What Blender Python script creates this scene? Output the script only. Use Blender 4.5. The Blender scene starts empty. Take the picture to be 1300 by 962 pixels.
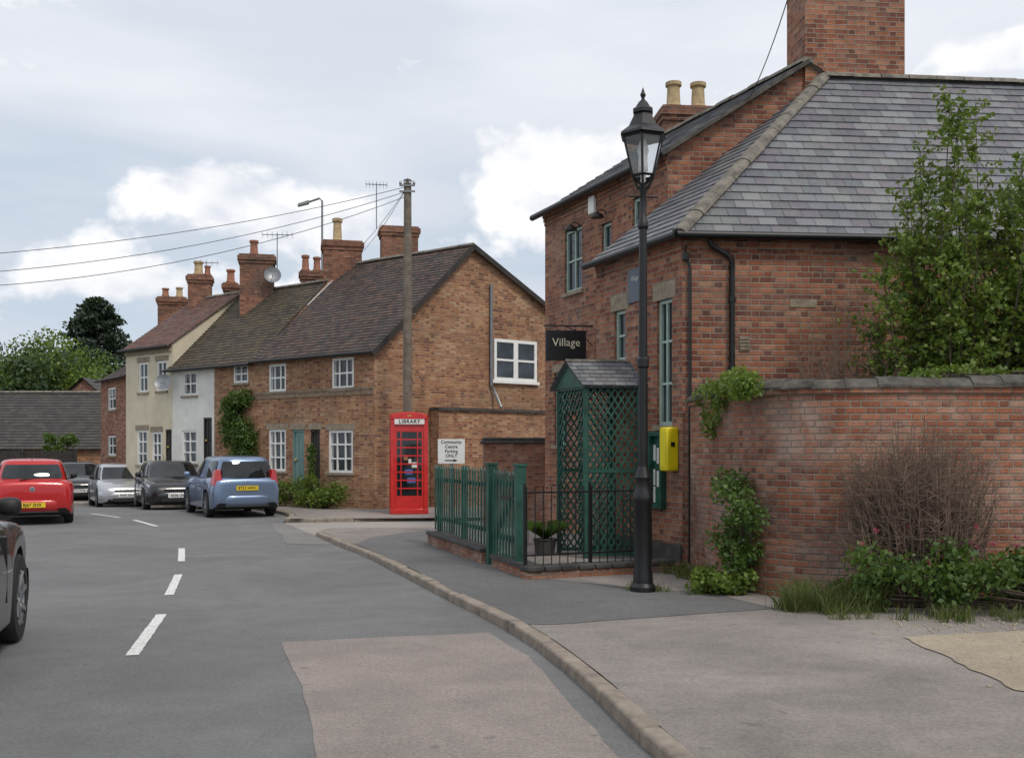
import bpy, math, random
import numpy as np
from mathutils import Vector, Matrix
random.seed(7); rng=np.random.default_rng(7)
S=bpy.context.scene; COL=S.collection
CH=1.6; HZ=573.0; FL=1300.0
V3=Vector
def sm(t): t=max(0,min(1,t)); return t*t*(3-2*t)
def H(x,y): return -.3*sm((y-27)/10)*sm((-x-6)/4)
# ------------------------------------------------------------------ nodes
class NT:
    def __init__(s,t): s.t=t; t.nodes.clear()
    def n(s,typ,**k):
        x=s.t.nodes.new(typ)
        for a,b in k.items(): setattr(x,a,b)
        return x
    def l(s,a,b): s.t.links.new(a,b)
    def m(s,op,a,b=0.0,c=None,clamp=False):
        x=s.n('ShaderNodeMath',operation=op,use_clamp=clamp)
        for i,q in enumerate([a,b]+([c] if c is not None else [])):
            if isinstance(q,(int,float)): x.inputs[i].default_value=q
            else: s.l(q,x.inputs[i])
        return x.outputs[0]
    def ramp(s,fac,stops,interp='LINEAR'):
        x=s.n('ShaderNodeValToRGB'); cr=x.color_ramp; cr.interpolation=interp
        while len(cr.elements)<len(stops): cr.elements.new(.5)
        for e,(p,c) in zip(cr.elements,stops):
            e.position=p; e.color=(c,c,c,1) if isinstance(c,(int,float)) else (*c,1)
        s.l(fac,x.inputs[0]); return x.outputs[0]
    def mix(s,fac,a,b,mode='MIX'):
        x=s.n('ShaderNodeMix',data_type='RGBA',blend_type=mode)
        if isinstance(fac,(int,float)): x.inputs[0].default_value=fac
        else: s.l(fac,x.inputs[0])
        for i,q in ((6,a),(7,b)):
            if isinstance(q,tuple): x.inputs[i].default_value=(*q,1)
            else: s.l(q,x.inputs[i])
        return x.outputs[2]
    def noise(s,scale,detail=4,rough=.55,vec=None,dist=0):
        x=s.n('ShaderNodeTexNoise'); x.inputs['Scale'].default_value=scale; x.inputs['Detail'].default_value=detail
        x.inputs['Roughness'].default_value=rough; x.inputs['Distortion'].default_value=dist
        if vec is not None: s.l(vec,x.inputs['Vector'])
        return x.outputs[0]
    def pos(s): return s.n('ShaderNodeNewGeometry').outputs['Position']
def newmat(name):
    m=bpy.data.materials.new(name); m.use_nodes=True; t=NT(m.node_tree)
    o=t.n('ShaderNodeOutputMaterial'); p=t.n('ShaderNodeBsdfPrincipled'); t.l(p.outputs[0],o.inputs[0])
    return m,t,p,o
def bump(t,p,h,dist=.01,st=1.0):
    b=t.n('ShaderNodeBump'); b.inputs['Distance'].default_value=dist; b.inputs['Strength'].default_value=st
    t.l(h,b.inputs['Height']); t.l(b.outputs[0],p.inputs['Normal'])
def plain(name,col,rough=.6,metal=0,var=.25,scale=6,coat=0,bmp=0):
    m,t,p,o=newmat(name); P=t.pos()
    n=t.noise(scale,5,.6,P)
    lo=tuple(c*(1-var) for c in col); hi=tuple(min(1,c*(1+var)) for c in col)
    t.l(t.ramp(n,[(.3,lo),(.7,hi)]),p.inputs['Base Color'])
    p.inputs['Roughness'].default_value=rough; p.inputs['Metallic'].default_value=metal; p.inputs['Coat Weight'].default_value=coat
    if bmp: bump(t,p,t.noise(scale*8,4,.6,P),bmp)
    return m
def brick(name,cols,mortar,stain=(.35,.3,.26),stain_amt=.3,dark=.35,ssc=.9,k_=1.0):
    m,t,p,o=newmat(name)
    uv=t.n('ShaderNodeUVMap').outputs[0]; P=t.pos(); BW=.34*k_; ST=.225*k_; BH=.076*k_
    sx=t.n('ShaderNodeSeparateXYZ'); t.l(uv,sx.inputs[0])
    d=t.noise(11,3,.6,P)
    u=t.m('ADD',sx.outputs[0],t.m('MULTIPLY',t.m('SUBTRACT',d,.5),.022)); v=t.m('ADD',sx.outputs[1],t.m('MULTIPLY',t.m('SUBTRACT',d,.5),.016))
    rv=t.m('DIVIDE',v,BH); row=t.m('FLOOR',rv)
    off=t.m('MULTIPLY',t.m('FLOORED_MODULO',row,2.0),.5)
    cu=t.m('ADD',t.m('DIVIDE',u,BW),off); fx=t.m('MULTIPLY',t.m('FRACT',cu),BW); isH=t.m('GREATER_THAN',fx,ST)
    col=t.m('ADD',t.m('MULTIPLY',t.m('FLOOR',cu),2.0),isH); fv=t.m('FRACT',rv)
    du=t.m('MINIMUM',t.m('MINIMUM',fx,t.m('SUBTRACT',BW,fx)),t.m('ABSOLUTE',t.m('SUBTRACT',fx,ST)))
    dv=t.m('MULTIPLY',t.m('SUBTRACT',.5,t.m('ABSOLUTE',t.m('SUBTRACT',fv,.5))),BH)
    dm=t.m('MINIMUM',du,dv)
    mr=t.n('ShaderNodeMapRange'); t.l(dm,mr.inputs[0]); mr.inputs[1].default_value=.004; mr.inputs[2].default_value=.010
    face=mr.outputs[0]
    cx=t.n('ShaderNodeCombineXYZ'); t.l(col,cx.inputs[0]); t.l(row,cx.inputs[1])
    wn=t.n('ShaderNodeTexWhiteNoise',noise_dimensions='2D'); t.l(cx.outputs[0],wn.inputs['Vector'])
    val=t.m('ADD',t.m('MULTIPLY',wn.outputs['Value'],.85),t.m('MULTIPLY',isH,-.12),clamp=True)
    val=t.m('ADD',val,t.m('MULTIPLY',t.m('SUBTRACT',t.noise(.8,5,.6,P),.40),.7),clamp=True)
    k=len(cols); st=[(i/(k-1)*1.0,c) for i,c in enumerate(cols)]
    bc=t.ramp(val,st)
    fine=t.noise(55,5,.75,P); bc=t.mix(.5,bc,t.ramp(fine,[(.28,.3),(.72,1.3)]),'MULTIPLY')
    med=t.noise(7,5,.7,P); bc=t.mix(.45,bc,t.ramp(med,[(.3,.5),(.65,1.25)]),'MULTIPLY')
    big=t.noise(ssc,8,.72,P,.4)
    bc=t.mix(t.m('MULTIPLY',t.ramp(big,[(.48,0.0),(.66,1.0)]),stain_amt),bc,stain)
    c=t.mix(face,t.mix(.5,mortar,t.ramp(med,[(.3,.35),(.7,1.15)]),'MULTIPLY'),bc)
    big2=t.noise(.55,6,.65,P,1)
    c=t.mix(dark,c,t.ramp(big2,[(.32,.35),(.6,1.05)]),'MULTIPLY')
    t.l(c,p.inputs['Base Color']); p.inputs['Roughness'].default_value=.92
    bump(t,p,t.m('ADD',face,t.m('MULTIPLY',fine,.7)),.012)
    return m
def tilemat(name,cols,moss=(.10,.10,.05),moss_amt=.4,rough=.7):
    m,t,p,o=newmat(name); g=t.n('ShaderNodeNewGeometry')
    k=len(cols); c=t.ramp(g.outputs['Random Per Island'],[(i/k,c) for i,c in enumerate(cols)],'CONSTANT')
    P=g.outputs['Position']; f=t.noise(25,5,.7,P); c=t.mix(.6,c,t.ramp(f,[(.2,.5),(.8,1.3)]),'MULTIPLY')
    b=t.noise(1.6,8,.75,P); c=t.mix(t.m('MULTIPLY',t.ramp(b,[(.46,0.0),(.62,1.0)]),moss_amt),c,moss)
    t.l(c,p.inputs['Base Color']); p.inputs['Roughness'].default_value=rough; bump(t,p,f,.008); return m
def leafmat(name,cols,tr=.3):
    m,t,p,o=newmat(name); g=t.n('ShaderNodeNewGeometry')
    k=len(cols); c=t.ramp(g.outputs['Random Per Island'],[(i/(k-1),c) for i,c in enumerate(cols)])
    c=t.mix(.5,c,t.ramp(t.noise(2.2,4,.6,g.outputs['Position']),[(.3,.5),(.65,1.3)]),'MULTIPLY')
    t.l(c,p.inputs['Base Color']); p.inputs['Roughness'].default_value=.5
    tl=t.n('ShaderNodeBsdfTranslucent'); t.l(t.mix(.5,c,(.25,.32,.04)),tl.inputs[0])
    mx=t.n('ShaderNodeMixShader'); mx.inputs[0].default_value=tr; t.l(p.outputs[0],mx.inputs[1]); t.l(tl.outputs[0],mx.inputs[2]); t.l(mx.outputs[0],o.inputs[0])
    return m
def asphalt(name,base,spk=.35,stain=.35,bs=.55,edge=None):
    m,t,p,o=newmat(name); P=t.pos()
    f=t.noise(150,3,.8,P); f2=t.noise(38,4,.7,P); b=t.noise(bs,7,.68,P,.6); b2=t.noise(2.7,7,.72,P)
    c=t.ramp(f,[(.3,tuple(x*(1-spk) for x in base)),(.5,base),(.72,tuple(x*(1+spk*1.6) for x in base))])
    c=t.mix(.6,c,t.ramp(f2,[(.3,.6),(.7,1.3)]),'MULTIPLY')
    c=t.mix(stain*1.5,c,t.ramp(b,[(.35,.6),(.62,1.15)]),'MULTIPLY')
    c=t.mix(stain,c,t.ramp(b2,[(.3,.6),(.6,1.1)]),'MULTIPLY')
    sp=t.noise(5.5,2,.5,P); c=t.mix(t.ramp(sp,[(.71,0.0),(.74,.5)]),c,tuple(x*.45 for x in base))
    wv=t.n('ShaderNodeVectorMath',operation='ADD'); nz=t.n('ShaderNodeTexNoise'); nz.inputs['Scale'].default_value=1.5; t.l(P,nz.inputs['Vector']); t.l(P,wv.inputs[0]); t.l(nz.outputs['Color'],wv.inputs[1])
    vo=t.n('ShaderNodeTexVoronoi',feature='DISTANCE_TO_EDGE'); vo.inputs['Scale'].default_value=.5
    t.l(wv.outputs[0],vo.inputs['Vector'])
    cr=t.m('MULTIPLY',t.ramp(vo.outputs[0],[(0.0,1.0),(.004,0.0)]),t.ramp(b2,[(.52,0.0),(.62,.55)]))
    c=t.mix(cr,c,(.03,.03,.03))
    t.l(c,p.inputs['Base Color']); p.inputs['Roughness'].default_value=.88
    bump(t,p,f,.006); return m
def glassmat(name,col=(.015,.02,.025),rough=.04):
    m,t,p,o=newmat(name); P=t.pos(); n=t.noise(1.7,3,.5,P)
    t.l(t.ramp(n,[(.4,col),(.65,tuple(c*3 for c in col))]),p.inputs['Base Color']); p.inputs['Roughness'].default_value=rough
    p.inputs['IOR'].default_value=1.5; p.inputs['Specular IOR Level'].default_value=.6
    bump(t,p,t.noise(1.2,2,.5,P),.01,.3)
    return m
def paint(name,col,metal=.4,dirt_amt=.5):
    m,t,p,o=newmat(name); P=t.n('ShaderNodeTexCoord').outputs['Object']; sx=t.n('ShaderNodeSeparateXYZ'); t.l(P,sx.inputs[0])
    n=t.noise(5,4,.6,P)
    dirt=t.m('MULTIPLY',t.ramp(sx.outputs[2],[(.2,1.0),(.6,0.0)]),t.ramp(n,[(.3,.1),(.7,dirt_amt)]))
    t.l(t.mix(dirt,col,(.10,.09,.08)),p.inputs['Base Color'])
    p.inputs['Metallic'].default_value=metal; p.inputs['Roughness'].default_value=.3; p.inputs['Coat Weight'].default_value=.7; p.inputs['Coat Roughness'].default_value=.04
    return m
M={}
M['brick']=brick('hall_brick',[(.15,.055,.040),(.25,.082,.048),(.34,.115,.062),(.41,.15,.078),(.46,.195,.105),(.49,.26,.16)],(.40,.33,.26),stain_amt=.3)
M['wallbrick']=brick('garden_wall_brick',[(.23,.085,.055),(.32,.115,.065),(.39,.145,.078),(.43,.175,.095),(.46,.215,.13),(.50,.31,.23)],(.36,.295,.235),stain=(.46,.36,.30),stain_amt=.7,dark=.6,ssc=1.5,k_=.9)
M['cotbrick']=brick('cottage_brick',[(.20,.08,.05),(.36,.145,.07),(.44,.19,.088),(.49,.235,.108),(.53,.29,.15),(.55,.35,.22)],(.44,.36,.27),stain=(.46,.34,.22),stain_amt=.35,dark=.5)
M['stackbrick']=brick('stack_brick',[(.15,.06,.042),(.27,.10,.06),(.36,.145,.08),(.42,.20,.12)],(.28,.24,.19),stain=(.08,.07,.06),stain_amt=.6)
M['slate']=tilemat('slate_roof',[(.125,.13,.15),(.165,.17,.19),(.20,.205,.225),(.16,.145,.17),(.23,.235,.245),(.145,.155,.17),(.18,.165,.185),(.17,.177,.19),(.125,.125,.145),(.215,.215,.23)],(.25,.25,.21),.35,.5)
M['tileA']=tilemat('brown_tiles',[(.075,.05,.045),(.10,.065,.055),(.055,.042,.04),(.13,.08,.06),(.085,.065,.06)],(.11,.10,.085),.4)
M['tileB']=tilemat('mossy_tiles',[(.075,.058,.042),(.095,.07,.05),(.055,.045,.035),(.11,.085,.05)],(.10,.082,.045),.4)
M['tileC']=tilemat('red_tiles',[(.17,.08,.06),(.22,.10,.075),(.13,.065,.055),(.19,.11,.09)],(.16,.13,.10),.4)
M['tileE']=tilemat('brown_grey_barn_slate',[(.062,.055,.052),(.075,.066,.060),(.050,.046,.045)],(.085,.08,.06),.4)
M['stone']=plain('stone',(.29,.235,.17),.85,var=.3,scale=9,bmp=.006)
M['bandstone']=plain('string_course_stone',(.235,.17,.115),.85,var=.35,scale=9,bmp=.006)
M['ridge']=plain('ridge_tile',(.19,.17,.14),.85,var=.5,scale=7,bmp=.01)
M['render_white']=plain('white_render',(.72,.71,.66),.85,var=.1,scale=2,bmp=.004)
M['render_cream']=plain('cream_render',(.62,.55,.41),.85,var=.1,scale=2,bmp=.004)
M['white']=plain('white_paint',(.80,.80,.77),.45,var=.06)
M['greenp']=plain('sage_green_paint',(.36,.46,.40),.5,var=.12)
M['fence']=plain('dark_green_paint',(.016,.078,.055),.5,var=.5,scale=5)
M['iron']=plain('black_iron_paint',(.007,.007,.008),.42,var=.3)
M['blackp']=plain('black_plastic',(.015,.015,.015),.55,var=.2)
M['grey']=plain('grey_metal',(.25,.26,.27),.45,metal=.7,var=.15)
M['wire']=plain('wire_sheath',(.05,.05,.055),.6,var=.1)
M['red']=plain('red_gloss_paint',(.60,.018,.016),.3,var=.12,coat=.5)
M['yellow']=plain('yellow_paint',(.80,.66,.01),.4,var=.05)
M['plate_y']=plain('yellow_plate',(.80,.58,.02),.4,var=.03)
M['gold']=plain('gold_paint',(.6,.40,.08),.4,var=.1)
M['cream']=plain('cream_lettering',(.78,.73,.55),.5,var=.03)
M['bluegrey']=plain('blue_grey_board',(.10,.12,.15),.5,var=.1)
M['pot']=plain('buff_clay',(.42,.31,.17),.8,var=.3,scale=8)
M['potred']=plain('red_clay',(.30,.13,.08),.8,var=.3,scale=8)
M['timber']=plain('weathered_timber',(.17,.14,.11),.85,var=.35,scale=5,bmp=.01)
M['darkwood']=plain('dark_timber',(.035,.030,.026),.8,var=.35)
M['bark']=plain('bark',(.09,.07,.05),.9,var=.4,scale=14,bmp=.01)
M['twig']=plain('dead_twig',(.165,.115,.085),.9,var=.35,scale=9)
M['coping']=plain('dark_coping',(.090,.080,.068),.85,var=.6,scale=6,bmp=.014)
M['dcoping']=plain('black_brick_coping',(.06,.055,.052),.75,var=.45,scale=6,bmp=.01)
M['kerb']=plain('kerb_stone',(.27,.225,.18),.9,var=.35,scale=5,bmp=.006)
M['teal']=plain('dull_teal_paint',(.15,.25,.23),.5,var=.08)
M['curtain']=plain('curtain',(.4,.4,.38),.9,var=.2,scale=2)
M['bluebook']=plain('blue_paper',(.05,.12,.35),.7)
M['paper']=plain('paper',(.7,.7,.66),.7,var=.1)
M['lead']=plain('lead_flashing',(.55,.55,.54),.6,var=.2)
M['road']=asphalt('road_asphalt',(.19,.189,.187),.3,.3)
M['patch']=asphalt('patch_asphalt',(.315,.268,.243),.3,.3)
M['patch2']=asphalt('worn_asphalt',(.235,.222,.212),.3,.3)
M['pave']=asphalt('pavement_asphalt',(.30,.265,.24),.32,.45,bs=.4)
M['pavedark']=asphalt('dark_pavement_asphalt',(.155,.152,.148),.35,.3)
M['drive']=asphalt('drive_surface',(.36,.325,.295),.25,.2)
M['gravel']=asphalt('gravel',(.42,.35,.26),.6,.3)
M['grassg']=asphalt('grass_ground',(.07,.10,.03),.5,.3)
def worn(name):
    m,t,p,o=newmat(name); P=t.pos(); n=t.noise(30,6,.8,P)
    t.l(t.ramp(n,[(.36,(.22,.22,.22)),(.48,(.74,.74,.71))]),p.inputs['Base Color']); p.inputs['Roughness'].default_value=.8; return m
M['line']=worn('road_paint')
M['glass']=glassmat('window_glass')
M['carglass']=glassmat('car_glass',(.008,.010,.011),.03)
M['tyre']=plain('tyre_rubber',(.02,.02,.021),.8,var=.2)
M['rim']=plain('alloy',(.35,.36,.37),.35,metal=.8,var=.1)
M['taillight']=plain('red_lamp',(.45,.01,.012),.15,var=.1,coat=1)
M['headlight']=plain('clear_lamp',(.45,.47,.5),.08,metal=.5,var=.3,coat=1)
M['pred']=paint('red_car_paint',(.50,.010,.012),.1,.3); M['pblue']=paint('blue_car_paint',(.185,.255,.385),.5,.3)
M['pblack']=paint('black_car_paint',(.004,.004,.006),.0,.12); M['psilver']=paint('silver_car_paint',(.50,.51,.53),.6,.3); M['pgrey']=paint('dark_grey_car_paint',(.012,.013,.016),.2,.2)
M['leafbright']=leafmat('bright_leaves',[(.07,.13,.016),(.13,.205,.028),(.20,.27,.048),(.09,.16,.022)],.38)
M['leafmid']=leafmat('mid_leaves',[(.04,.085,.016),(.07,.135,.024),(.115,.185,.038)])
M['leafdark']=leafmat('dark_leaves',[(.018,.04,.012),(.032,.062,.018),(.05,.085,.024)],.15)
M['leafconifer']=leafmat('conifer_needles',[(.008,.022,.012),(.018,.038,.02),(.03,.05,.024)],.1)
M['leafgrass']=leafmat('grass_blades',[(.08,.12,.03),(.18,.19,.06),(.05,.10,.02)])
M['flower']=leafmat('pink_flowers',[(.35,.03,.10),(.45,.06,.15),(.28,.03,.08)])
def lg():
    m,t,p,o=newmat('lantern_glass'); n=t.noise(4,3,.5,t.pos()); t.l(t.ramp(n,[(.3,(.75,.78,.8)),(.7,(.9,.92,.93))]),p.inputs['Base Color'])
    p.inputs['Transmission Weight'].default_value=.85; p.inputs['Roughness'].default_value=.15; p.inputs['IOR'].default_value=1.1; return m
M['lantern']=lg()
# ------------------------------------------------------------------ mesh helpers
org={}
class F:
    def __init__(s,ox,oy,dx,dy):
        l=math.hypot(dx,dy); s.o=(ox,oy); s.d=(dx/l,dy/l); n=(s.d[1],-s.d[0])
        if n[0]*(-ox)+n[1]*(-oy)<0: n=(-n[0],-n[1])
        s.n=n
    def pt(s,a,z,o=0): return V3((s.o[0]+s.d[0]*a+s.n[0]*o, s.o[1]+s.d[1]*a+s.n[1]*o, z))
    def s_at(s,px):
        r=(px-650)/FL; return (r*s.o[1]-s.o[0])/(s.d[0]-r*s.d[1])
    def z_at(s,px,py): return CH+(HZ-py)/FL*(s.o[1]+s.d[1]*s.s_at(px))
    def rect(s,x0,x1,y0,y1):
        a,b=sorted((s.s_at(x0),s.s_at(x1))); m=(x0+x1)/2; return (a,b,s.z_at(m,y1),s.z_at(m,y0))
def PX(px,py,Y): return V3(((px-650)/FL*Y,Y,CH+(HZ-py)/FL*Y))
class MB:
    def __init__(s): s.v=[]; s.f=[]; s.m=[]
    def poly(s,pts,m=0):
        i=len(s.v); s.v.extend([tuple(p) for p in pts]); s.f.append(tuple(range(i,i+len(pts)))); s.m.append(m)
    def hexa(s,p,m=0):
        i=len(s.v); s.v.extend([tuple(q) for q in p])
        for f in ((0,3,2,1),(4,5,6,7),(0,1,5,4),(1,2,6,5),(2,3,7,6),(3,0,4,7)): s.f.append(tuple(i+k for k in f)); s.m.append(m)
    def box(s,x0,x1,y0,y1,z0,z1,m=0): s.hexa([(x0,y0,z0),(x1,y0,z0),(x1,y1,z0),(x0,y1,z0),(x0,y0,z1),(x1,y0,z1),(x1,y1,z1),(x0,y1,z1)],m)
    def fbox(s,f,a,b,z0,z1,o0,o1,m=0): s.hexa([f.pt(a,z0,o0),f.pt(b,z0,o0),f.pt(b,z0,o1),f.pt(a,z0,o1),f.pt(a,z1,o0),f.pt(b,z1,o0),f.pt(b,z1,o1),f.pt(a,z1,o1)],m)
    def grid(s,rows,close=False,m=0):
        i=len(s.v); n=len(rows[0])
        for r in rows: s.v.extend([tuple(p) for p in r])
        for j in range(len(rows)-1):
            for k in range(n if close else n-1): k2=(k+1)%n; s.f.append((i+j*n+k,i+j*n+k2,i+(j+1)*n+k2,i+(j+1)*n+k)); s.m.append(m)
    def revolve(s,c,ax,prof,n=16,m=0,cap=True,phase=0):
        c=V3(c); ax=V3(ax).normalized(); t=ax.orthogonal().normalized(); b=ax.cross(t); i=len(s.v)
        if abs(ax.z)>.99: t=V3((1,0,0)); b=V3((0,1,0))
        for r,h in prof:
            for k in range(n):
                a=2*math.pi*k/n+phase; s.v.append(tuple(c+ax*h+(t*math.cos(a)+b*math.sin(a))*r))
        for j in range(len(prof)-1):
            for k in range(n):
                k2=(k+1)%n; s.f.append((i+j*n+k,i+j*n+k2,i+(j+1)*n+k2,i+(j+1)*n+k)); s.m.append(m)
        if cap:
            s.f.append(tuple(i+k for k in range(n))[::-1]); s.m.append(m); s.f.append(tuple(i+(len(prof)-1)*n+k for k in range(n))); s.m.append(m)
    def path(s,pts,r,n=6,r1=None):
        pts=[V3(p) for p in pts]; i=len(s.v); L=len(pts)
        for j,p in enumerate(pts):
            d=(pts[min(j+1,L-1)]-pts[max(j-1,0)]).normalized()
            t=d.cross(V3((0,0,1)));
            if t.length<.05: t=d.cross(V3((0,1,0)))
            t.normalize(); b=d.cross(t); rr=r if r1 is None else r+(r1-r)*j/(L-1)
            for k in range(n):
                a=2*math.pi*k/n; s.v.append(tuple(p+(t*math.cos(a)+b*math.sin(a))*rr))
        for j in range(L-1):
            for k in range(n):
                k2=(k+1)%n; s.f.append((i+j*n+k,i+j*n+k2,i+(j+1)*n+k2,i+(j+1)*n+k)); s.m.append(0)
        s.f.append(tuple(i+k for k in range(n))); s.m.append(0); s.f.append(tuple(i+(L-1)*n+k for k in range(n))); s.m.append(0)
    def bar(s,p0,p1,w,h):
        p0=V3(p0);p1=V3(p1); d=(p1-p0).normalized(); t=d.cross(V3((0,0,1)))
        if t.length<.05: t=V3((1,0,0))
        t.normalize(); b=d.cross(t)
        q=[]
        for p in (p0,p1): q+=[p-t*w-b*h,p+t*w-b*h,p+t*w+b*h,p-t*w+b*h]
        s.hexa(q)
    def leaves(s,c,rad,n,size,shell=.5,up=0):
        d=rng.normal(size=(n,3)); d/=np.linalg.norm(d,axis=1)[:,None]; r=shell+(1-shell)*rng.random(n)**.6 if shell>0 else rng.random(n)**.5
        P=np.array(c)+d*r[:,None]*np.array(rad)
        a=rng.normal(size=(n,3)); a[:,2]+=up; a/=np.linalg.norm(a,axis=1)[:,None]
        b=np.cross(a,rng.normal(size=(n,3))); b/=np.linalg.norm(b,axis=1)[:,None]
        L=size*(.6+.8*rng.random(n))[:,None]; W=L*.32
        q=np.stack([P-a*L*.5,P+b*W,P+a*L*.5,P-b*W],1).reshape(-1,3)
        i=len(s.v); s.v.extend(map(tuple,q.tolist())); s.f.extend([(i+4*k,i+4*k+1,i+4*k+2,i+4*k+3) for k in range(n)]); s.m.extend([0]*n)
    def build(s,name,mats,parent=None,bevel=0,smooth=None,uv=False,label=None,segs=2):
        me=bpy.data.meshes.new(name); o3=org.get(parent.name,V3((0,0,0))) if parent else V3((0,0,0))
        me.from_pydata([(a-o3.x,b-o3.y,c-o3.z) for a,b,c in s.v],[],s.f)
        if not isinstance(mats,(list,tuple)): mats=[mats]
        for m in mats: me.materials.append(M[m])
        if len(mats)>1: me.polygons.foreach_set('material_index',s.m)
        if uv:
            ul=me.uv_layers.new(name='UVMap'); dat=[]
            for p in me.polygons:
                n=p.normal
                t=V3((-n.y,n.x,0))
                if t.length<.15: t=V3((1,0,0)); b=V3((0,1,0))
                else: t.normalize(); b=n.cross(t)
                for vi in p.vertices:
                    q=V3(s.v[vi]); dat+=[q.dot(t),q.dot(b)]
            ul.data.foreach_set('uv',dat)
        if smooth is not None:
            me.polygons.foreach_set('use_smooth',[True]*len(me.polygons)); me.set_sharp_from_angle(angle=math.radians(smooth))
        o=bpy.data.objects.new(name,me); COL.objects.link(o)
        if parent: o.parent=parent; org[o.name]=o3
        if bevel:
            b=o.modifiers.new('bevel','BEVEL'); b.width=bevel; b.segments=segs; b.limit_method='ANGLE'; b.angle_limit=math.radians(35)
            me.polygons.foreach_set('use_smooth',[True]*len(me.polygons)); me.set_sharp_from_angle(angle=math.radians(40))
        if label: o['label']=label
        return o
def thing(name,label,cat,loc=(0,0,0),group=None,rotz=0,local=False):
    o=bpy.data.objects.new(name,None); COL.objects.link(o); o.location=loc; o.rotation_euler=(0,0,rotz); o.empty_display_size=.2
    o['label']=label; o['category']=cat
    if group: o['group']=group
    org[o.name]=V3((0,0,0)) if local else V3(loc); return o
def tag(o,label,cat,group=None):
    o['label']=label; o['category']=cat
    if group: o['group']=group
    return o
def struct(o): o['kind']='structure'; return o
def lettering(parent,txt,size,c,right,up,mat,name='lettering',sx=1.0,spacing=1.0,line=1.0,offset=0.0):
    cu=bpy.data.curves.new('t','FONT'); cu.body=txt; cu.size=size; cu.align_x='CENTER'; cu.align_y='CENTER'; cu.space_character=spacing; cu.space_line=line; cu.offset=offset; cu.resolution_u=2
    ob=bpy.data.objects.new('t',cu); COL.objects.link(ob); dg=bpy.context.evaluated_depsgraph_get(); me=ob.evaluated_get(dg).to_mesh()
    mb=MB(); R=V3(right).normalized()*sx; U=V3(up).normalized(); C=V3(c)
    mb.v=[tuple(C+R*v.co.x+U*v.co.y) for v in me.vertices]; mb.f=[tuple(p.vertices) for p in me.polygons]; mb.m=[0]*len(mb.f)
    bpy.data.objects.remove(ob); return mb.build(name,mat,parent)
def wall(mb,f,s0,s1,z0,z1,ops=(),dep=.12):
    ss=sorted({s0,s1,*[o[0] for o in ops],*[o[1] for o in ops]}); zs=sorted({z0,z1,*[o[2] for o in ops],*[o[3] for o in ops]})
    for a,b in zip(ss,ss[1:]):
        for c,d in zip(zs,zs[1:]):
            m=(a+b)/2; n=(c+d)/2
            if any(o[0]<m<o[1] and o[2]<n<o[3] for o in ops): continue
            mb.poly([f.pt(a,c),f.pt(b,c),f.pt(b,d),f.pt(a,d)])
    for a,b,c,d in ops:
        for p,q in (((a,c),(a,d)),((b,d),(b,c)),((a,d),(b,d)),((b,c),(a,c))):
            mb.poly([f.pt(*p),f.pt(*q),f.pt(*q,-dep),f.pt(*p,-dep)])
def window(par,f,r,nx,nz,mat,sill='stone',lint=None,dep=.09,bw=.035,lh=.18,glass='glass',curtain=False):
    a,b,c,d=r; mb=MB(); fw=bw*1.5
    mb.fbox(f,a,a+fw,c,d,-dep,-dep+.05); mb.fbox(f,b-fw,b,c,d,-dep,-dep+.05); mb.fbox(f,a+fw,b-fw,c,c+fw,-dep,-dep+.05); mb.fbox(f,a+fw,b-fw,d-fw,d,-dep,-dep+.05)
    for i in range(1,nx): x=a+(b-a)*i/nx; mb.fbox(f,x-bw/2,x+bw/2,c+fw,d-fw,-dep+.005,-dep+.045)
    for i in range(1,nz): z=c+(d-c)*i/nz; mb.fbox(f,a+fw,b-fw,z-bw/2,z+bw/2,-dep+.008,-dep+.040)
    w=mb.build('window',mat,par)
    g=MB(); g.poly([f.pt(a,c,-dep+.012),f.pt(b,c,-dep+.012),f.pt(b,d,-dep+.012),f.pt(a,d,-dep+.012)]); g.build('pane',glass,w)
    if curtain:
        q=(b-a)*random.uniform(.14,.24)
        for x0,x1 in ((a+fw,a+q),(b-q,b-fw)): g=MB(); g.poly([f.pt(x0,c+fw,-dep+.014),f.pt(x1,c+fw,-dep+.014),f.pt(x1,d-fw,-dep+.014),f.pt(x0,d-fw,-dep+.014)]); g.build('curtain','curtain',w)
    if sill: g=MB(); g.fbox(f,a-.06,b+.06,c-.07,c,-dep,.05); g.build('sill',sill,w,bevel=.006)
    if lint: g=MB(); g.fbox(f,a-.1,b+.1,d,d+lh,-.05,.008); g.build('lintel',lint,w,uv=True)
    return w
def door(par,f,r,mat):
    a,b,c,d=r; mb=MB(); mb.fbox(f,a,b,c,d,-.1,-.06); mb.fbox(f,a,a+.06,c,d,-.06,-.02); mb.fbox(f,b-.06,b,c,d,-.06,-.02); mb.fbox(f,a+.06,b-.06,d-.06,d,-.06,-.02)
    w=b-a
    for x0,x1,z0,z1 in ((.17,.45,.1,.42),(.55,.83,.1,.42),(.17,.45,.5,.9),(.55,.83,.5,.9)): mb.fbox(f,a+w*x0,a+w*x1,c+(d-c)*z0,c+(d-c)*z1,-.06,-.045)
    o=mb.build('door',mat,par); h=MB(); h.revolve(f.pt(b-.13,(c+d)/2,-.03),V3((f.n[0],f.n[1],0)),[(.012,-.03),(.012,0),(.03,.01),(.03,.03),(.01,.045)],8); h.build('door_handle','gold',o)
    return o
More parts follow.
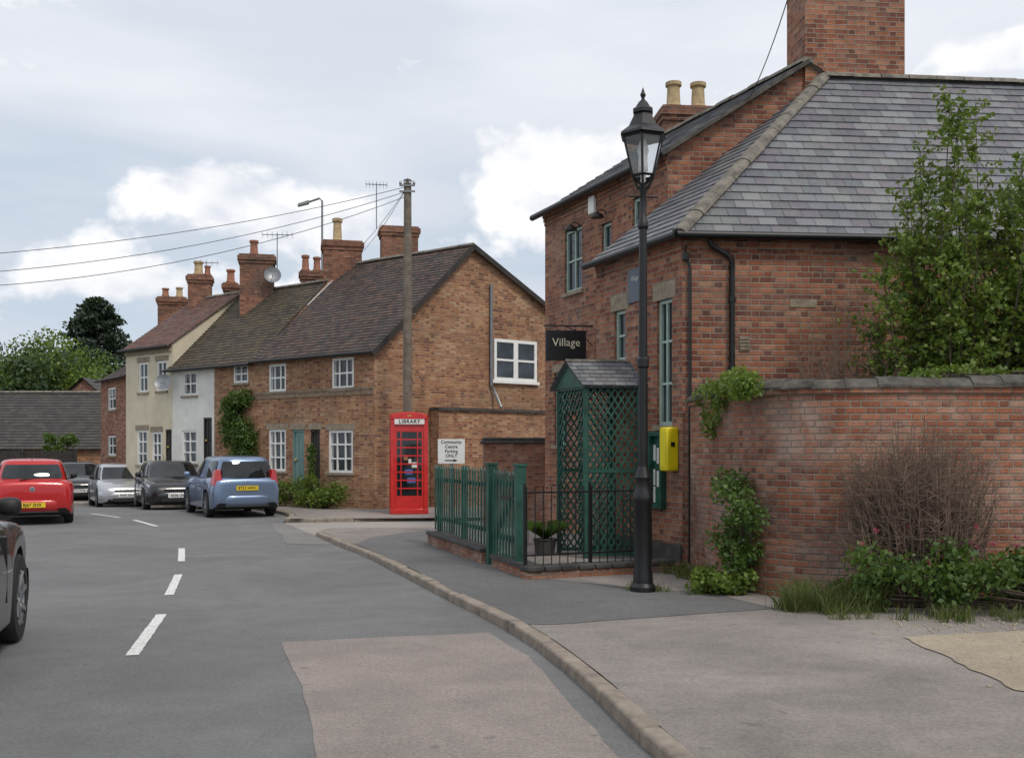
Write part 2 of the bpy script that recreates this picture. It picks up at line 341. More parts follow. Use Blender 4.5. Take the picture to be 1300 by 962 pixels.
def clip(poly,conv):
    out=poly
    for i in range(len(conv)):
        ax,ay=conv[i]; bx,by=conv[(i+1)%len(conv)]; inp=out; out=[]
        def sd(p): return (bx-ax)*(p[1]-ay)-(by-ay)*(p[0]-ax)
        for j in range(len(inp)):
            p=inp[j]; q=inp[(j+1)%len(inp)]; a=sd(p); b=sd(q)
            if a>=0: out.append(p)
            if (a>=0)!=(b>=0): t=a/(a-b); out.append((p[0]+(q[0]-p[0])*t,p[1]+(q[1]-p[1])*t))
        if len(out)<3: return []
    return out
def tiles(mb,pts,tw,tg,th=.012,jit=.006,under=True):
    pts=[V3(p) for p in pts]; U=(pts[1]-pts[0]).normalized(); N=U.cross(pts[2]-pts[0]).normalized()
    if N.z<0: N=-N
    Vv=N.cross(U);
    if Vv.z<0: Vv=-Vv
    P=[((p-pts[0]).dot(U),(p-pts[0]).dot(Vv)) for p in pts]
    ar=sum(P[i][0]*P[(i+1)%len(P)][1]-P[(i+1)%len(P)][0]*P[i][1] for i in range(len(P)))
    if ar<0: P=P[::-1]
    x0=min(p[0] for p in P); x1=max(p[0] for p in P); y1=max(p[1] for p in P); y=min(p[1] for p in P); row=0
    if under: mb.poly([p-N*.03 for p in pts])
    while y<y1:
        x=x0-(tw/2 if row%2 else 0)-random.uniform(0,tw*.12)
        while x<x1:
            q=clip([(x+.003,y),(x+tw-.003,y),(x+tw-.003,y+tg),(x+.003,y+tg)],P)
            if len(q)>=3:
                e=random.uniform(0,jit); i=len(mb.v)
                for (a,b) in q: mb.v.append(tuple(pts[0]+U*a+Vv*b+N*((th+e)*(1-(b-y)/tg)+.003)))
                mb.f.append(tuple(range(i,i+len(q)))); mb.m.append(0)
                lo=[k for k,(a,b) in enumerate(q) if abs(b-y)<1e-6]
                if len(lo)==2:
                    j=len(mb.v)
                    for k in lo: mb.v.append(tuple(pts[0]+U*q[k][0]+Vv*q[k][1]-N*.004))
                    mb.f.append((i+lo[0],i+lo[1],j+1,j)); mb.m.append(0)
            x+=tw
        y+=tg; row+=1
def ridgeline(mb,p0,p1,r=.11,seg=.45):
    p0=V3(p0);p1=V3(p1);L=(p1-p0).length;n=max(1,int(L/seg));d=(p1-p0)/n; t=d.normalized().cross(V3((0,0,1))).normalized(); up=t.cross(d.normalized())
    if up.z<0: up=-up
    for i in range(n):
        a=p0+d*i+d*.015; b=p0+d*(i+1)-d*.015; k=len(mb.v); rr=r*random.uniform(.92,1.08)
        for p in (a,b):
            for q in range(7):
                an=math.pi*q/6; mb.v.append(tuple(p+t*math.cos(an)*rr+up*(math.sin(an)*rr*.75-.03)))
        for q in range(6): mb.f.append((k+q,k+q+1,k+8+q,k+7+q)); mb.m.append(0)
        mb.f.append(tuple(k+q for q in range(7))); mb.m.append(0); mb.f.append(tuple(k+7+q for q in range(7))); mb.m.append(0)
def chimney(par,cx,cy,w,dp,z0,z1,ang,pots,mat='stackbrick',potmat='pot'):
    f=F(cx,cy,math.cos(ang),math.sin(ang)); mb=MB(); mb.fbox(f,-w/2,w/2,z0,z1-.3,-dp/2,dp/2)
    mb.fbox(f,-w/2-.035,w/2+.035,z1-.3,z1-.2,-dp/2-.035,dp/2+.035); mb.fbox(f,-w/2-.07,w/2+.07,z1-.2,z1-.06,-dp/2-.07,dp/2+.07); mb.fbox(f,-w/2-.02,w/2+.02,z1-.06,z1,-dp/2-.02,dp/2+.02)
    c=mb.build('chimney',mat,par,uv=True)
    for (x,h,r,pm) in pots:
        p=f.pt(x,z1); mb=MB(); mb.revolve(p,(0,0,1),[(r*1.25,-.02),(r*1.25,.06),(r,.1),(r*.88,h*.8),(r*1.15,h*.84),(r*1.15,h*.97),(r*.8,h)],14); mb.build('chimney_pot',pm,c,smooth=40)
    return c
def cr(pts,step=.5):
    P=[V3((*p,0)) for p in pts]; out=[]
    for i in range(len(P)-1):
        p0=P[max(i-1,0)];p1=P[i];p2=P[i+1];p3=P[min(i+2,len(P)-1)]; n=max(1,int((p2-p1).length/step))
        for k in range(n):
            t=k/n; out.append(.5*((2*p1)+(p2-p0)*t+(2*p0-5*p1+4*p2-p3)*t*t+(3*p1-p0-3*p2+p3)*t**3))
    out.append(P[-1]); return out
def offs(line,d):
    o=[]
    for i,p in enumerate(line):
        q=(line[min(i+1,len(line)-1)]-line[max(i-1,0)]).normalized(); o.append(p+V3((q.y,-q.x,0))*d)
    return o
def gridstrip(mb,A,B,nl,dz):
    n=len(A); i=len(mb.v)
    for a,b in zip(A,B):
        for k in range(nl+1): p=a.lerp(b,k/nl); mb.v.append((p.x,p.y,H(p.x,p.y)+dz))
    for j in range(n-1):
        for k in range(nl): mb.f.append((i+j*(nl+1)+k,i+j*(nl+1)+k+1,i+(j+1)*(nl+1)+k+1,i+(j+1)*(nl+1)+k)); mb.m.append(0)
# ------------------------------------------------------------------ ground
xs=[-400,-200,-120,-80,-60,-50]+list(range(-40,21,2))+[30,50,80,150,400]; ys=[-60,-30,-10]+list(range(-4,61,2))+[70,90,130,200,400,700]
mb=MB()
for y in ys:
    for x in xs: mb.v.append((x,y,H(x,y)-.06))
nx=len(xs)
for j in range(len(ys)-1):
    for i in range(nx-1): mb.f.append((j*nx+i,j*nx+i+1,(j+1)*nx+i+1,(j+1)*nx+i)); mb.m.append(0)
struct(mb.build('ground','grassg'))
K1=[(1.9,-6),(1.6,0),(1.2,3),(.75,5.3),(.48,6.96),(0.02,8.97),(-.78,11.3),(-2.1,15.2),(-2.93,17.3),(-3.73,19.4)]
K2=[(-5.15,23.1),(-5.5,25.2),(-7.1,28.2),(-9.2,31),(-12,33.6),(-16,36.6),(-22,40),(-32,43),(-50,45)]
Lft=[(-5.4,-6),(-5.6,0),(-6.1,5),(-6.9,9.5),(-8.4,14),(-10.0,18),(-12.2,22.5),(-15.2,27),(-19.5,31.5),(-26,35.5),(-36,38),(-50,39)]
k1=cr(K1,.45); k2=cr(K2,.45); RR=cr(K1+K2,.5); LL=cr(Lft,.5)
def resamp(L,n):
    d=[0]
    for a,b in zip(L,L[1:]): d.append(d[-1]+(b-a).length)
    out=[]; j=0
    for k in range(n):
        t=d[-1]*k/(n-1)
        while j<len(L)-2 and d[j+1]<t: j+=1
        out.append(L[j].lerp(L[j+1],(t-d[j])/max(1e-9,d[j+1]-d[j])))
    return out
mb=MB(); gridstrip(mb,resamp(LL,160),resamp(RR,160),10,0); struct(mb.build('road','road'))
def kerbmesh(name,line,side=1,hh=.09,w=.13):
    L=resamp(line,max(2,int(sum((b-a).length for a,b in zip(line,line[1:]))/.9)+1)); O=offs(L,w*side); mb=MB()
    for i in range(len(L)-1):
        a,b=L[i].lerp(L[i+1],.006),L[i].lerp(L[i+1],.994); c,d=O[i].lerp(O[i+1],.006),O[i].lerp(O[i+1],.994)
        za=H(a.x,a.y); zb=H(b.x,b.y); e=random.uniform(-.005,.005)
        mb.hexa([(a.x,a.y,za-.05),(b.x,b.y,zb-.05),(d.x,d.y,zb-.05),(c.x,c.y,za-.05),(a.x,a.y,za+hh+e),(b.x,b.y,zb+hh+e),(d.x,d.y,zb+hh+e),(c.x,c.y,za+hh+e)])
    return struct(mb.build(name,'kerb',bevel=.02))
kerbmesh('kerb',k1+[V3((-3.85,19.75,0)),V3((-3.7,20.1,0)),V3((-3.2,20.35,0)),V3((-1,20.6,0))]); kerbmesh('kerb',[V3((-1.0,24.1,0)),V3((-4.4,23.0,0))]+k2); kerbmesh('kerb',LL,-1)
inn=offs(k1,.125)
mb=MB(); mb.poly([(p.x,p.y,.086) for p in inn]+[(-3.65,19.9,.086),(-3.2,20.22,.086),(-1,20.45,.086),(30,22,.086),(30,-6,.086)]); struct(mb.build('pavement','pave'))
mb=MB(); mb.poly([(-3.8,19.6,.006),(-5.1,22.9,.006),(-4.5,23.05,.006),(-1,24.15,.006),(20,27,.006),(20,20.5,.006),(-1,20.5,.006)]); struct(mb.build('driveway','drive'))
mb=MB(); gridstrip(mb,offs(k2,.125),offs(k2,6.5),6,.086); mb.poly([(-5.0,23.1,.082),(-4.4,23.1,.082),(-1,24.2,.082),(14,27,.082),(14,40,.082),(-5,30,.082)]); struct(mb.build('pavement','pave'))
mb=MB(); gridstrip(mb,offs(LL,-3.5),offs(LL,-.125),4,.086); struct(mb.build('pavement','pave'))
def gp(px,py,z=0): Y=(CH-z)*FL/(py-HZ); return ((px-650)/FL*Y,Y)
def ragged(P,z,amp=.012,step=.25):
    out=[]
    for i in range(len(P)):
        a=V3((*P[i][:2],0)); b=V3((*P[(i+1)%len(P)][:2],0)); n=max(1,int((b-a).length/step)); nn=V3((-(b-a).y,(b-a).x,0)).normalized()
        for k in range(n): q=a.lerp(b,k/n)+nn*random.uniform(-amp,amp); out.append((q.x,q.y,z))
    return out
mb=MB(); mb.poly(ragged([gp(358,815),gp(382,872),(-.95,5.1),(.60,5.1),gp(706,872),(.13,8.0),gp(620,803)],.004)); struct(mb.build('road_patch','patch'))
mb=MB(); mb.poly(ragged([(-2.95,17.6),(-3.62,19.3),(-5.05,22.9),(-5.35,22.6),(-4.3,19.2),(-3.9,17.7)][::-1],.004,.04)); struct(mb.build('road_patch','patch2'))
mb=MB(); mb.poly(ragged([gp(x,y,.09) for x,y in [(452,690),(470,682),(545,672),(560,685),(657,730),(800,745),(905,752),(985,772),(700,792),(652,792),(600,762),(520,720)]],.090,.015)); struct(mb.build('pavement_patch','pavedark'))
mb=MB(); mb.poly(ragged([gp(1145,808,.09),gp(1300,800,.09),(9,10.4),(9,6),(4.2,6.0),gp(1290,876,.09)],.094,.03,.12)); struct(mb.build('gravel','gravel'))
mb=MB()
for k in range(1100):
    x=random.uniform(3.0,6.5); y=random.uniform(6.5,9.2)
    if (x-3.2)<(9.2-y)*.45 and random.random()<.85: continue
    r=random.uniform(.006,.017); mb.revolve((x,y,.088),(0,0,1),[(r,0),(r*.9,r*.6),(r*.3,r)],5)
o=mb.build('loose_stones','gravel'); o['kind']='stuff'; o['label']='loose gravel stones scattered over the drive edge'
cl=[(-2.98,8.03),(-3.44,10.05),(-3.82,11.4),(-4.33,13.3),(-4.81,14.9),(-5.45,16.9),(-7.6,21.9),(-8.82,23.9),(-9.5,24.8),(-10.8,26.3)]
mb=MB()
for i in range(0,10,2):
    a=V3((*cl[i],.0)); b=V3((*cl[i+1],0)); d=(b-a).normalized(); t=V3((d.y,-d.x,0))*.05
    mb.poly(ragged([(a-t).xy,(a+t).xy,(b+t).xy,(b-t).xy],.006,.004,.06))
struct(mb.build('road_marking','line'))
# ------------------------------------------------------------------ village hall
W0=(2.28,13.7); u=(-.3986,.9171); v=(.9958,.0917)
def hp(a,s,z): return V3((W0[0]+a*v[0]+s*u[0],W0[1]+a*v[1]+s*u[1],z))
hall=thing('village_hall','red brick village hall with slate hipped wing and green windows behind the lamp post','building',hp(0,0,0))
Fwf=F(*W0,*u); Fws=F(*W0,*v); Fmf=F(hp(1.13,0,0).x,hp(1.13,0,0).y,*u); q=hp(1.13,2.43,0); Fmg=F(q.x,q.y,*v)
ops=[Fwf.rect(834,853,380,540),Fwf.rect(780,794,394,458)]
mb=MB(); wall(mb,Fwf,0,2.43,-.1,4.5,ops); wall(mb,Fws,0,9,-.1,4.5)
mb.poly([hp(0,2.43,-.1),hp(1.13,2.43,-.1),hp(1.13,2.43,5.4),hp(0,2.43,4.45)])
mb.poly([hp(9,0,-.1),hp(9,2.43,-.1),hp(9,2.43,7.4),hp(9,0,4.5)]); mb.poly([hp(7,2.43,-.1),hp(9,2.43,-.1),hp(9,2.43,7.4),hp(7,2.43,7.4)])
for k in range(4): mb.fbox(Fwf,0-.0,2.4,4.3+.05*k,4.35+.05*k,0.001,.015+.012*k)
for k in range(3): mb.fbox(Fws,0.0,9,4.3+.07*k,4.37+.07*k,0.001,.012+.018*k)
mb.build('wing_wall','brick',hall,uv=True)
mops=[Fmf.rect(717,739,290,370),Fmf.rect(764,776,283,345),Fmf.rect(803,819,250,330),Fmf.rect(704,720,472,565)]
AX=2.2; AZ=7.74; RZ=5.4
mb=MB(); wall(mb,Fmf,2.43,6.91,-.1,6.3,mops)
mb.poly([Fmg.pt(0,3),Fmg.pt(6,3),Fmg.pt(6,RZ),Fmg.pt(AX,AZ),Fmg.pt(0,6.3)])
q2=hp(1.13,6.91,0); Fmg2=F(q2.x,q2.y,*v); mb.poly([Fmg2.pt(0,-.1),Fmg2.pt(6,-.1),Fmg2.pt(6,RZ),Fmg2.pt(AX,AZ),Fmg2.pt(0,6.3)])
mb.poly([hp(7.13,2.43,-.1),hp(7.13,6.91,-.1),hp(7.13,6.91,RZ),hp(7.13,2.43,RZ)])
for k in range(3): mb.fbox(Fmf,2.43,6.91,6.02+.07*k,6.08+.07*k,0.001,.02+.02*k)
mb.build('wall','brick',hall,uv=True)
for i,r in enumerate(ops): window(hall,Fwf,r,1 if i else 2,2 if i else 3,'greenp',lint='stone',lh=.24)
for i,r in enumerate(mops): window(hall,Fmf,r,2 if i!=1 else 1,2,'greenp',lint='stone' if i==3 else 'stackbrick',lh=.14)
E0=hp(-.14,-.14,4.5); E1=hp(9.1,-.14,4.5); R1=hp(3.62,2.4,7.54); R2=hp(9.1,2.4,7.54); E2=hp(-.14,2.43,4.5)
mb=MB(); tiles(mb,[E0,E1,R2,R1],.26,.175,.014); tiles(mb,[E2,E0,R1],.26,.175,.014); rf=mb.build('wing_roof','slate',hall)
mb=MB(); ridgeline(mb,E0,R1,.13); ridgeline(mb,R1,R2,.13); mb.build('ridge_tiles','ridge',rf,smooth=50)
mb=MB(); mb.path([E0+V3((-.02,-.03,-.03)),E1+V3((0,-.05,-.03))],.055,8); mb.path([E0+V3((-.03,-.03,-.03)),E2+V3((-.05,0,-.03))],.055,8); mb.build('gutter','iron',rf,smooth=60)
a0=hp(.98,2.33,6.24);a1=hp(.98,7.05,6.24);b1=hp(1.13+AX,7.05,AZ+.02);b0=hp(1.13+AX,2.33,AZ+.02);c0=hp(7.28,2.43,RZ-.06);c1=hp(7.28,7.05,RZ-.06)
mb=MB(); tiles(mb,[a0,a1,b1,b0],.3,.2); tiles(mb,[c0,c1,b1,b0],.3,.2); rf2=mb.build('roof','slate',hall)
mb=MB(); ridgeline(mb,b0,b1,.13); mb.build('ridge_tiles','ridge',rf2)
mb=MB(); mb.bar(a0+V3((0,-.02,-.03)),b0+V3((0,-.02,-.03)),.06,.03); mb.build('verge','coping',rf2)
mb=MB(); mb.path([a0+V3((-.05,0,-.03)),a1+V3((-.05,0,-.03))],.06,8); mb.build('gutter','iron',rf2,smooth=60)
va=math.atan2(v[1],v[0])
p=Fmg.pt(3.02,0,-.35); chimney(hall,p.x,p.y,1.64,.8,5.5,9.55,va,[(-.5,.5,.13,'pot'),(0,.5,.13,'pot'),(.5,.5,.13,'pot')],'brick')
p=PX(870,150,20.4); chimney(hall,p.x,p.y,1.0,.55,6.5,CH+(HZ-140)/FL*20.4,va,[(-.24,.55,.14,'pot'),(.26,.55,.14,'pot')])
mb=MB(); mb.fbox(Fwf,0,2.43,-.08,.35,.001,.03); mb.build('plinth','dcoping',hall)
mb=MB(); s9=Fws.s_at(928); sg=Fws.s_at(899)
mb.path([Fws.pt(sg,4.47,.10),Fws.pt(sg,4.38,.10),Fws.pt(sg+.04,4.33,.09),Fws.pt(s9-.06,4.22,.06),Fws.pt(s9,4.15,.05),Fws.pt(s9,4.0,.05),Fws.pt(s9,.2,.05)],.038,8)
for z in (3.6,2.7): mb.revolve(Fws.pt(s9,z,.05),(0,0,1),[(.05,0),(.05,.06)],8)
mb.build('drainpipe','iron',hall,smooth=60)
mb=MB(); s8=.03; mb.path([Fws.pt(s8,4.35,.05),Fws.pt(s8,4.2,.05),Fws.pt(s8+.06,4.05,.05),Fws.pt(s8+.06,.1,.05)],.022,6); mb.revolve(Fws.pt(s8,4.15,.05),(0,0,1),[(.05,0),(.05,.1)],8); mb.build('cable_pipe','iron',hall)
mb=MB(); sv=Fws.s_at(945); mb.fbox(Fws,sv-.07,sv+.07,2.95,3.15,0,.015)
for k in range(4): mb.fbox(Fws,sv-.06,sv+.06,2.97+.045*k,2.99+.045*k,.015,.025)
mb.build('air_vent','stone',hall)
mb=MB(); mb.fbox(Fws,Fws.s_at(1003),Fws.s_at(1037),3.55,3.66,0,.01); mb.build('stone_block','stone',hall)
for px,py in ((736,290),(770,274)):
    s=Fmf.s_at(px); z=Fmf.z_at(px,py)+.02; t=thing('wall_lamp','small black hooded wall lamp over the %s upper window of the brick hall'%('left' if px<750 else 'narrow middle'),'lamp',Fmf.pt(s,z,.0),group='hooded wall lamps on the hall')
    mb=MB(); mb.path([Fmf.pt(s,z+.03,0),Fmf.pt(s,z+.08,.07),Fmf.pt(s,z+.07,.15),Fmf.pt(s,z+.02,.18)],.011,6); mb.build('arm','iron',t)
    mb=MB(); mb.revolve(Fmf.pt(s,z-.07,.18),(0,0,1),[(.12,0),(.10,.05),(.04,.08),(.02,.10)],14); mb.build('lamp_shade','iron',t,smooth=40)
mb=MB(); s=Fmf.s_at(754); z=Fmf.z_at(754,272); mb.fbox(Fmf,s-.11,s+.11,z,z+.32,0,.07); tag(mb.build('alarm_box','white',bevel=.02),'white alarm box high on the hall wall between two windows','alarm box')
base=Fmf.pt(Fmf.s_at(752),3.84,0); out=V3((-v[0],-v[1],0))
hs=thing('hanging_sign','black hanging sign reading Village in cream letters on wall bracket','sign',base)
mb=MB(); mb.bar(base,base+out*.88,.012,.012); mb.path([base+V3((0,0,-.35)),base+out*.2+V3((0,0,-.12)),base+out*.5],.008,5); mb.build('bracket','iron',hs)
mb=MB(); c0_=base+out*.12; c1_=base+out*.84; th=V3((u[0],u[1],0))*.02
mb.hexa([c0_-th+V3((0,0,-.62)),c1_-th+V3((0,0,-.62)),c1_+th+V3((0,0,-.62)),c0_+th+V3((0,0,-.62)),c0_-th+V3((0,0,-.08)),c1_-th+V3((0,0,-.08)),c1_+th+V3((0,0,-.08)),c0_+th+V3((0,0,-.08))]); bd=mb.build('board','iron',hs,bevel=.006)
lettering(bd,'Village',.205,(c0_+c1_)/2+V3((0,0,-.30))-V3((u[0],u[1],0))*.024,V3((v[0],v[1],0)),(0,0,1),'cream',sx=.95)
for k in (.3,.64): mb=MB(); mb.path([base+out*k,base+out*k+V3((0,0,-.09))],.006,5); mb.build('hook','iron',hs)
s=Fwf.s_at(808); pl=thing('wall_plaque','small blue grey plaque with pale lettering high on the hall behind the lamp post','sign',Fwf.pt(s,3.78))
mb=MB(); mb.fbox(Fwf,s-.2,s+.2,3.76,4.24,0,.03); b=mb.build('board','bluegrey',pl); lettering(b,'Village',.10,Fwf.pt(s,4.10,.034),V3((-u[0],-u[1],0)),(0,0,1),'paper',sx=.8)
a,b_,c_,d_=Fwf.rect(829,846,548,645); nb=thing('notice_board','dark green glazed notice board with papers beside the yellow cabinet','notice board',Fwf.pt(a,c_))
mb=MB(); mb.fbox(Fwf,a,b_,c_,c_+.06,0,.09); mb.fbox(Fwf,a,b_,d_-.06,d_,0,.09); mb.fbox(Fwf,a,a+.05,c_+.06,d_-.06,0,.09); mb.fbox(Fwf,b_-.05,b_,c_+.06,d_-.06,0,.09); mb.fbox(Fwf,a+.05,b_-.05,c_+.06,d_-.06,0,.02); mb.build('frame','fence',nb)
for i,(x,z) in enumerate(((.08,.62),(.08,.3),(.24,.66),(.25,.32),(.25,.08))): mb=MB(); mb.fbox(Fwf,a+x,a+x+.13,c_+z,c_+z+.22,.022,.026); mb.build('notice','paper',nb)
yc=thing('yellow_cabinet','bright yellow wall cabinet mounted near the hall corner behind the lamp post','cabinet',Fwf.pt(.22,1.3))
cz0=CH-25/FL*13.7; cz1=CH+31/FL*13.7; mb=MB(); mb.fbox(Fwf,.08,.28,cz0,cz1,0,.19); bx=mb.build('box','yellow',yc,bevel=.025)
mb=MB(); mb.fbox(Fwf,.11,.25,cz0+.05,cz1-.05,.191,.20); mb.build('door','yellow',bx,bevel=.01)
mb=MB(); mb.fbox(Fwf,.072,.079,cz0+.33,cz0+.39,.07,.13); mb.build('badge','iron',bx)
# ------------------------------------------------------------------ trellis porch
pr=thing('trellis_porch','dark green lattice porch with little slate gable roof against the hall','porch',hp(-.45,1.5,.09))
def lattice(mb,f,s0,s1,z0,z1,sx=.098,sz=.155,w=.012,o=0):
    m=sz/sx; Hh=z1-z0; k=s0-Hh/m-sx
    while k<s1+Hh/m+sx:
        for sg,oo in ((1,o),(-1,o+.012)):
            ta,tb=(k,k+Hh/m) if sg==1 else (k+Hh/m,k)
            t0,t1=0.,1.; d=tb-ta
            if abs(d)>1e-9:
                x0=(s0-ta)/d; x1=(s1-ta)/d; x0,x1=min(x0,x1),max(x0,x1); t0=max(t0,x0); t1=min(t1,x1)
            if t0<t1-.01: 
                A=f.pt(ta+d*t0,z0+Hh*t0,oo); B=f.pt(ta+d*t1,z0+Hh*t1,oo); dd=(B-A).normalized(); nn=V3((f.n[0],f.n[1],0)); tt=dd.cross(nn)*w
                mb.hexa([A-tt,B-tt,B-tt+nn*.01,A-tt+nn*.01,A+tt,B+tt,B+tt+nn*.01,A+tt+nn*.01])
        k+=sx
sN,sFar,aO=1.0,1.85,-.84; ZE=2.56; ZA=2.92
o1=hp(0,sN,0); FpN=F(o1.x,o1.y,-v[0],-v[1]); o2=hp(0,sFar,0); FpF=F(o2.x,o2.y,-v[0],-v[1]); o3_=hp(aO,0,0); FpO=F(o3_.x,o3_.y,*u)
W_=-aO
mb=MB()
for (a,s) in ((aO,sN),(aO,sFar),(-.06,sN),(-.06,sFar)): p=hp(a,s,0); mb.box(p.x-.035,p.x+.035,p.y-.035,p.y+.035,.08,ZE)
for f in (FpN,FpF):
    for z in (.12,1.3,2.49): mb.fbox(f,.0,W_,z,z+.05,-.02,.03)
mb.fbox(FpO,sN,sFar,2.49,2.55,-.03,.03); mb.build('frame','fence',pr)
for f in (FpN,FpF): mb=MB(); lattice(mb,f,.03,W_-.02,.17,2.49); mb.build('lattice_panel','fence',pr)
mb=MB(); lattice(mb,FpO,sN,sN+.22,.15,2.49); lattice(mb,FpO,sFar-.22,sFar,.15,2.49); lattice(mb,FpO,sN+.22,sFar-.22,2.15,2.49); mb.build('lattice_panel','fence',pr)
mid=(sN+sFar)/2
mb=MB(); A_=[hp(aO-.1,sN-.12,ZE-.03),hp(0,sN-.12,ZE-.03),hp(0,mid,ZA),hp(aO-.1,mid,ZA)]; B_=[hp(aO-.1,sFar+.12,ZE-.03),hp(0,sFar+.12,ZE-.03),hp(0,mid,ZA),hp(aO-.1,mid,ZA)]
tiles(mb,A_,.16,.1,.008); tiles(mb,B_,.16,.1,.008); r_=mb.build('roof','slate',pr); mb=MB(); ridgeline(mb,hp(aO-.1,mid,ZA+.02),hp(0,mid,ZA+.02),.05,.3); mb.build('ridge_tiles','ridge',r_)
mb=MB(); mb.poly([hp(aO-.05,sN-.1,ZE-.04),hp(aO-.05,sFar+.1,ZE-.04),hp(aO-.05,mid,ZA-.03)]); mb.build('gable_board','fence',pr)
# ------------------------------------------------------------------ fence, gate, railings, low walls
A=(-1.35,16.7); Ff=F(A[0],A[1],.3136,-.9496)
lw=thing('low_wall','low brick wall with dark coping under the green picket fence','wall',(A[0],A[1],.09))
mb=MB(); mb.fbox(Ff,-.1,3.0,.0,.24,-.22,0); mb.build('brickwork','wallbrick',lw,uv=True); mb=MB(); mb.fbox(Ff,-.12,3.02,.24,.30,-.24,.03); mb.build('coping','dcoping',lw,bevel=.015)
def pickets(mb,f,s0,s1,z0,z1,sp=.145,w=.06,o=-.1,th=.014):
    s=s0
    while s+w<=s1:
        zz=z1+random.uniform(-.016,.016); sl=random.uniform(-.008,.008); P=[(s,z0),(s+w,z0),(s+w+sl,zz-.05),(s+w/2+sl,zz),(s+sl,zz-.05)]
        fr=[f.pt(a,b,o+th) for a,b in P]; bk=[f.pt(a,b,o) for a,b in P]; mb.poly(fr); mb.poly(bk[::-1])
        for i in range(5): j=(i+1)%5; mb.poly([fr[i],bk[i],bk[j],fr[j]])
        s+=sp
fe=thing('picket_fence','dark green picket fence on low brick wall beside the pavement','fence',(A[0],A[1],.3))
mb=MB(); pickets(mb,Ff,0.02,2.98,.33,1.38); mb.build('pickets','fence',fe)
mb=MB(); mb.fbox(Ff,0,3.0,.5,.56,-.14,-.103); mb.fbox(Ff,0,3.0,1.12,1.18,-.14,-.103); mb.build('rail','fence',fe)
for s in (0,1.5,3.0): mb=MB(); mb.fbox(Ff,s-.04,s+.04,.25,1.38,-.22,-.14); mb.build('post','fence',fe)
ga=thing('garden_gate','dark green picket gate between wooden posts at the end of the fence','gate',Ff.pt(3.3,.1))
for s in (3.12,4.32):
    mb=MB(); mb.fbox(Ff,s-.06,s+.06,.05,1.42,-.16,-.04); mb.fbox(Ff,s-.075,s+.075,1.42,1.45,-.175,-.025); mb.build('post','fence',ga)
mb=MB(); pickets(mb,Ff,3.22,4.24,.2,1.36,.13,.065,-.10); g=mb.build('gate_leaf','fence',ga); mb=MB(); mb.fbox(Ff,3.22,4.24,.45,.53,-.14,-.103); mb.fbox(Ff,3.22,4.24,1.15,1.23,-.14,-.103); mb.bar(Ff.pt(3.24,.5,-.12),Ff.pt(4.2,1.17,-.12),.02,.035); mb.build('brace','fence',g)
mb=MB(); mb.fbox(Ff,3.65,4.2,1.0,1.03,-.08,-.06); mb.build('latch','iron',g)
lw3=thing('low_wall','short low brick wall stub below the green gate post','wall',Ff.pt(4.3,.09)); mb=MB(); mb.fbox(Ff,3.4,4.75,0,.2,-.2,-.02); mb.build('brickwork','wallbrick',lw3,uv=True); mb=MB(); mb.fbox(Ff,3.38,4.78,.2,.25,-.22,0.01); mb.build('coping','dcoping',lw3)
Bp=Ff.pt(4.85,0); Cp=V3((2.2,13.0,0)); dr=Cp-Bp; Fr=F(Bp.x,Bp.y,dr.x,dr.y); LL2=dr.length
lw2=thing('low_wall','low brick kerb wall with dark rounded coping under the thin railings','wall',(Bp.x,Bp.y,.09))
mb=MB(); mb.fbox(Fr,0,LL2,0,.17,-.2,0); mb.build('brickwork','wallbrick',lw2,uv=True); mb=MB()
k=0
while k<LL2-.2: mb.fbox(Fr,k+.004,min(k+.226,LL2),.17,.24+random.uniform(-.004,.004),-.23,.03); k+=.23
mb.build('coping','dcoping',lw2,bevel=.02)
LR=LL2-.42
ra=thing('iron_railings','thin dark iron railings between the gate and the lamp post','railings',(Bp.x,Bp.y,.24))
mb=MB(); s=.05
while s<LR: p=Fr.pt(s,0,-.1); mb.path([(p.x,p.y,.22),(p.x,p.y,1.18)],.006,4); s+=.11
mb.build('bars','iron',ra); mb=MB(); mb.fbox(Fr,0,LR,1.1,1.12,-.11,-.09); mb.fbox(Fr,0,LR,.35,.37,-.11,-.09); mb.build('rail','iron',ra)
for s in (.02,LR/2,LR-.03): mb=MB(); mb.fbox(Fr,s-.014,s+.014,.2,1.22,-.114,-.086); mb.build('post','iron',ra)
# ------------------------------------------------------------------ lamp post
lx,ly=1.42,11.1
lp=thing('street_lamp','tall black cast iron lamp post with glazed lantern on the pavement','street lamp',(lx,ly,.09))
mb=MB(); mb.revolve((lx,ly,.08),(0,0,1),[(.14,0),(.14,.06),(.11,.1),(.105,.2),(.095,.25),(.095,.95),(.11,.98),(.11,1.04),(.085,1.1),(.075,1.2),(.09,1.24),(.07,1.3),(.052,1.36)],20); mb.build('base','iron',lp,smooth=30)
mb=MB(); mb.revolve((lx,ly,1.4),(0,0,1),[(.052,0),(.05,1.1),(.065,1.12),(.065,1.2),(.048,1.22),(.042,2.6),(.06,2.63),(.06,2.68),(.038,2.72),(.034,3.0),(.05,3.03),(.05,3.07),(.03,3.1)],16); col=mb.build('column','iron',lp,smooth=30)
mb=MB(); mb.path([(lx-.17,ly-.02,4.36),(lx+.17,ly+.02,4.36)],.012,6); mb.build('ladder_bar','iron',col)
lan=MB(); zb,zt=4.58,5.0
def ringp(r,z,n=6,ph=.35): return [V3((lx+r*math.cos(2*math.pi*k/n+ph),ly+r*math.sin(2*math.pi*k/n+ph),z)) for k in range(n)]
lo=ringp(.125,zb); hi=ringp(.235,zt)
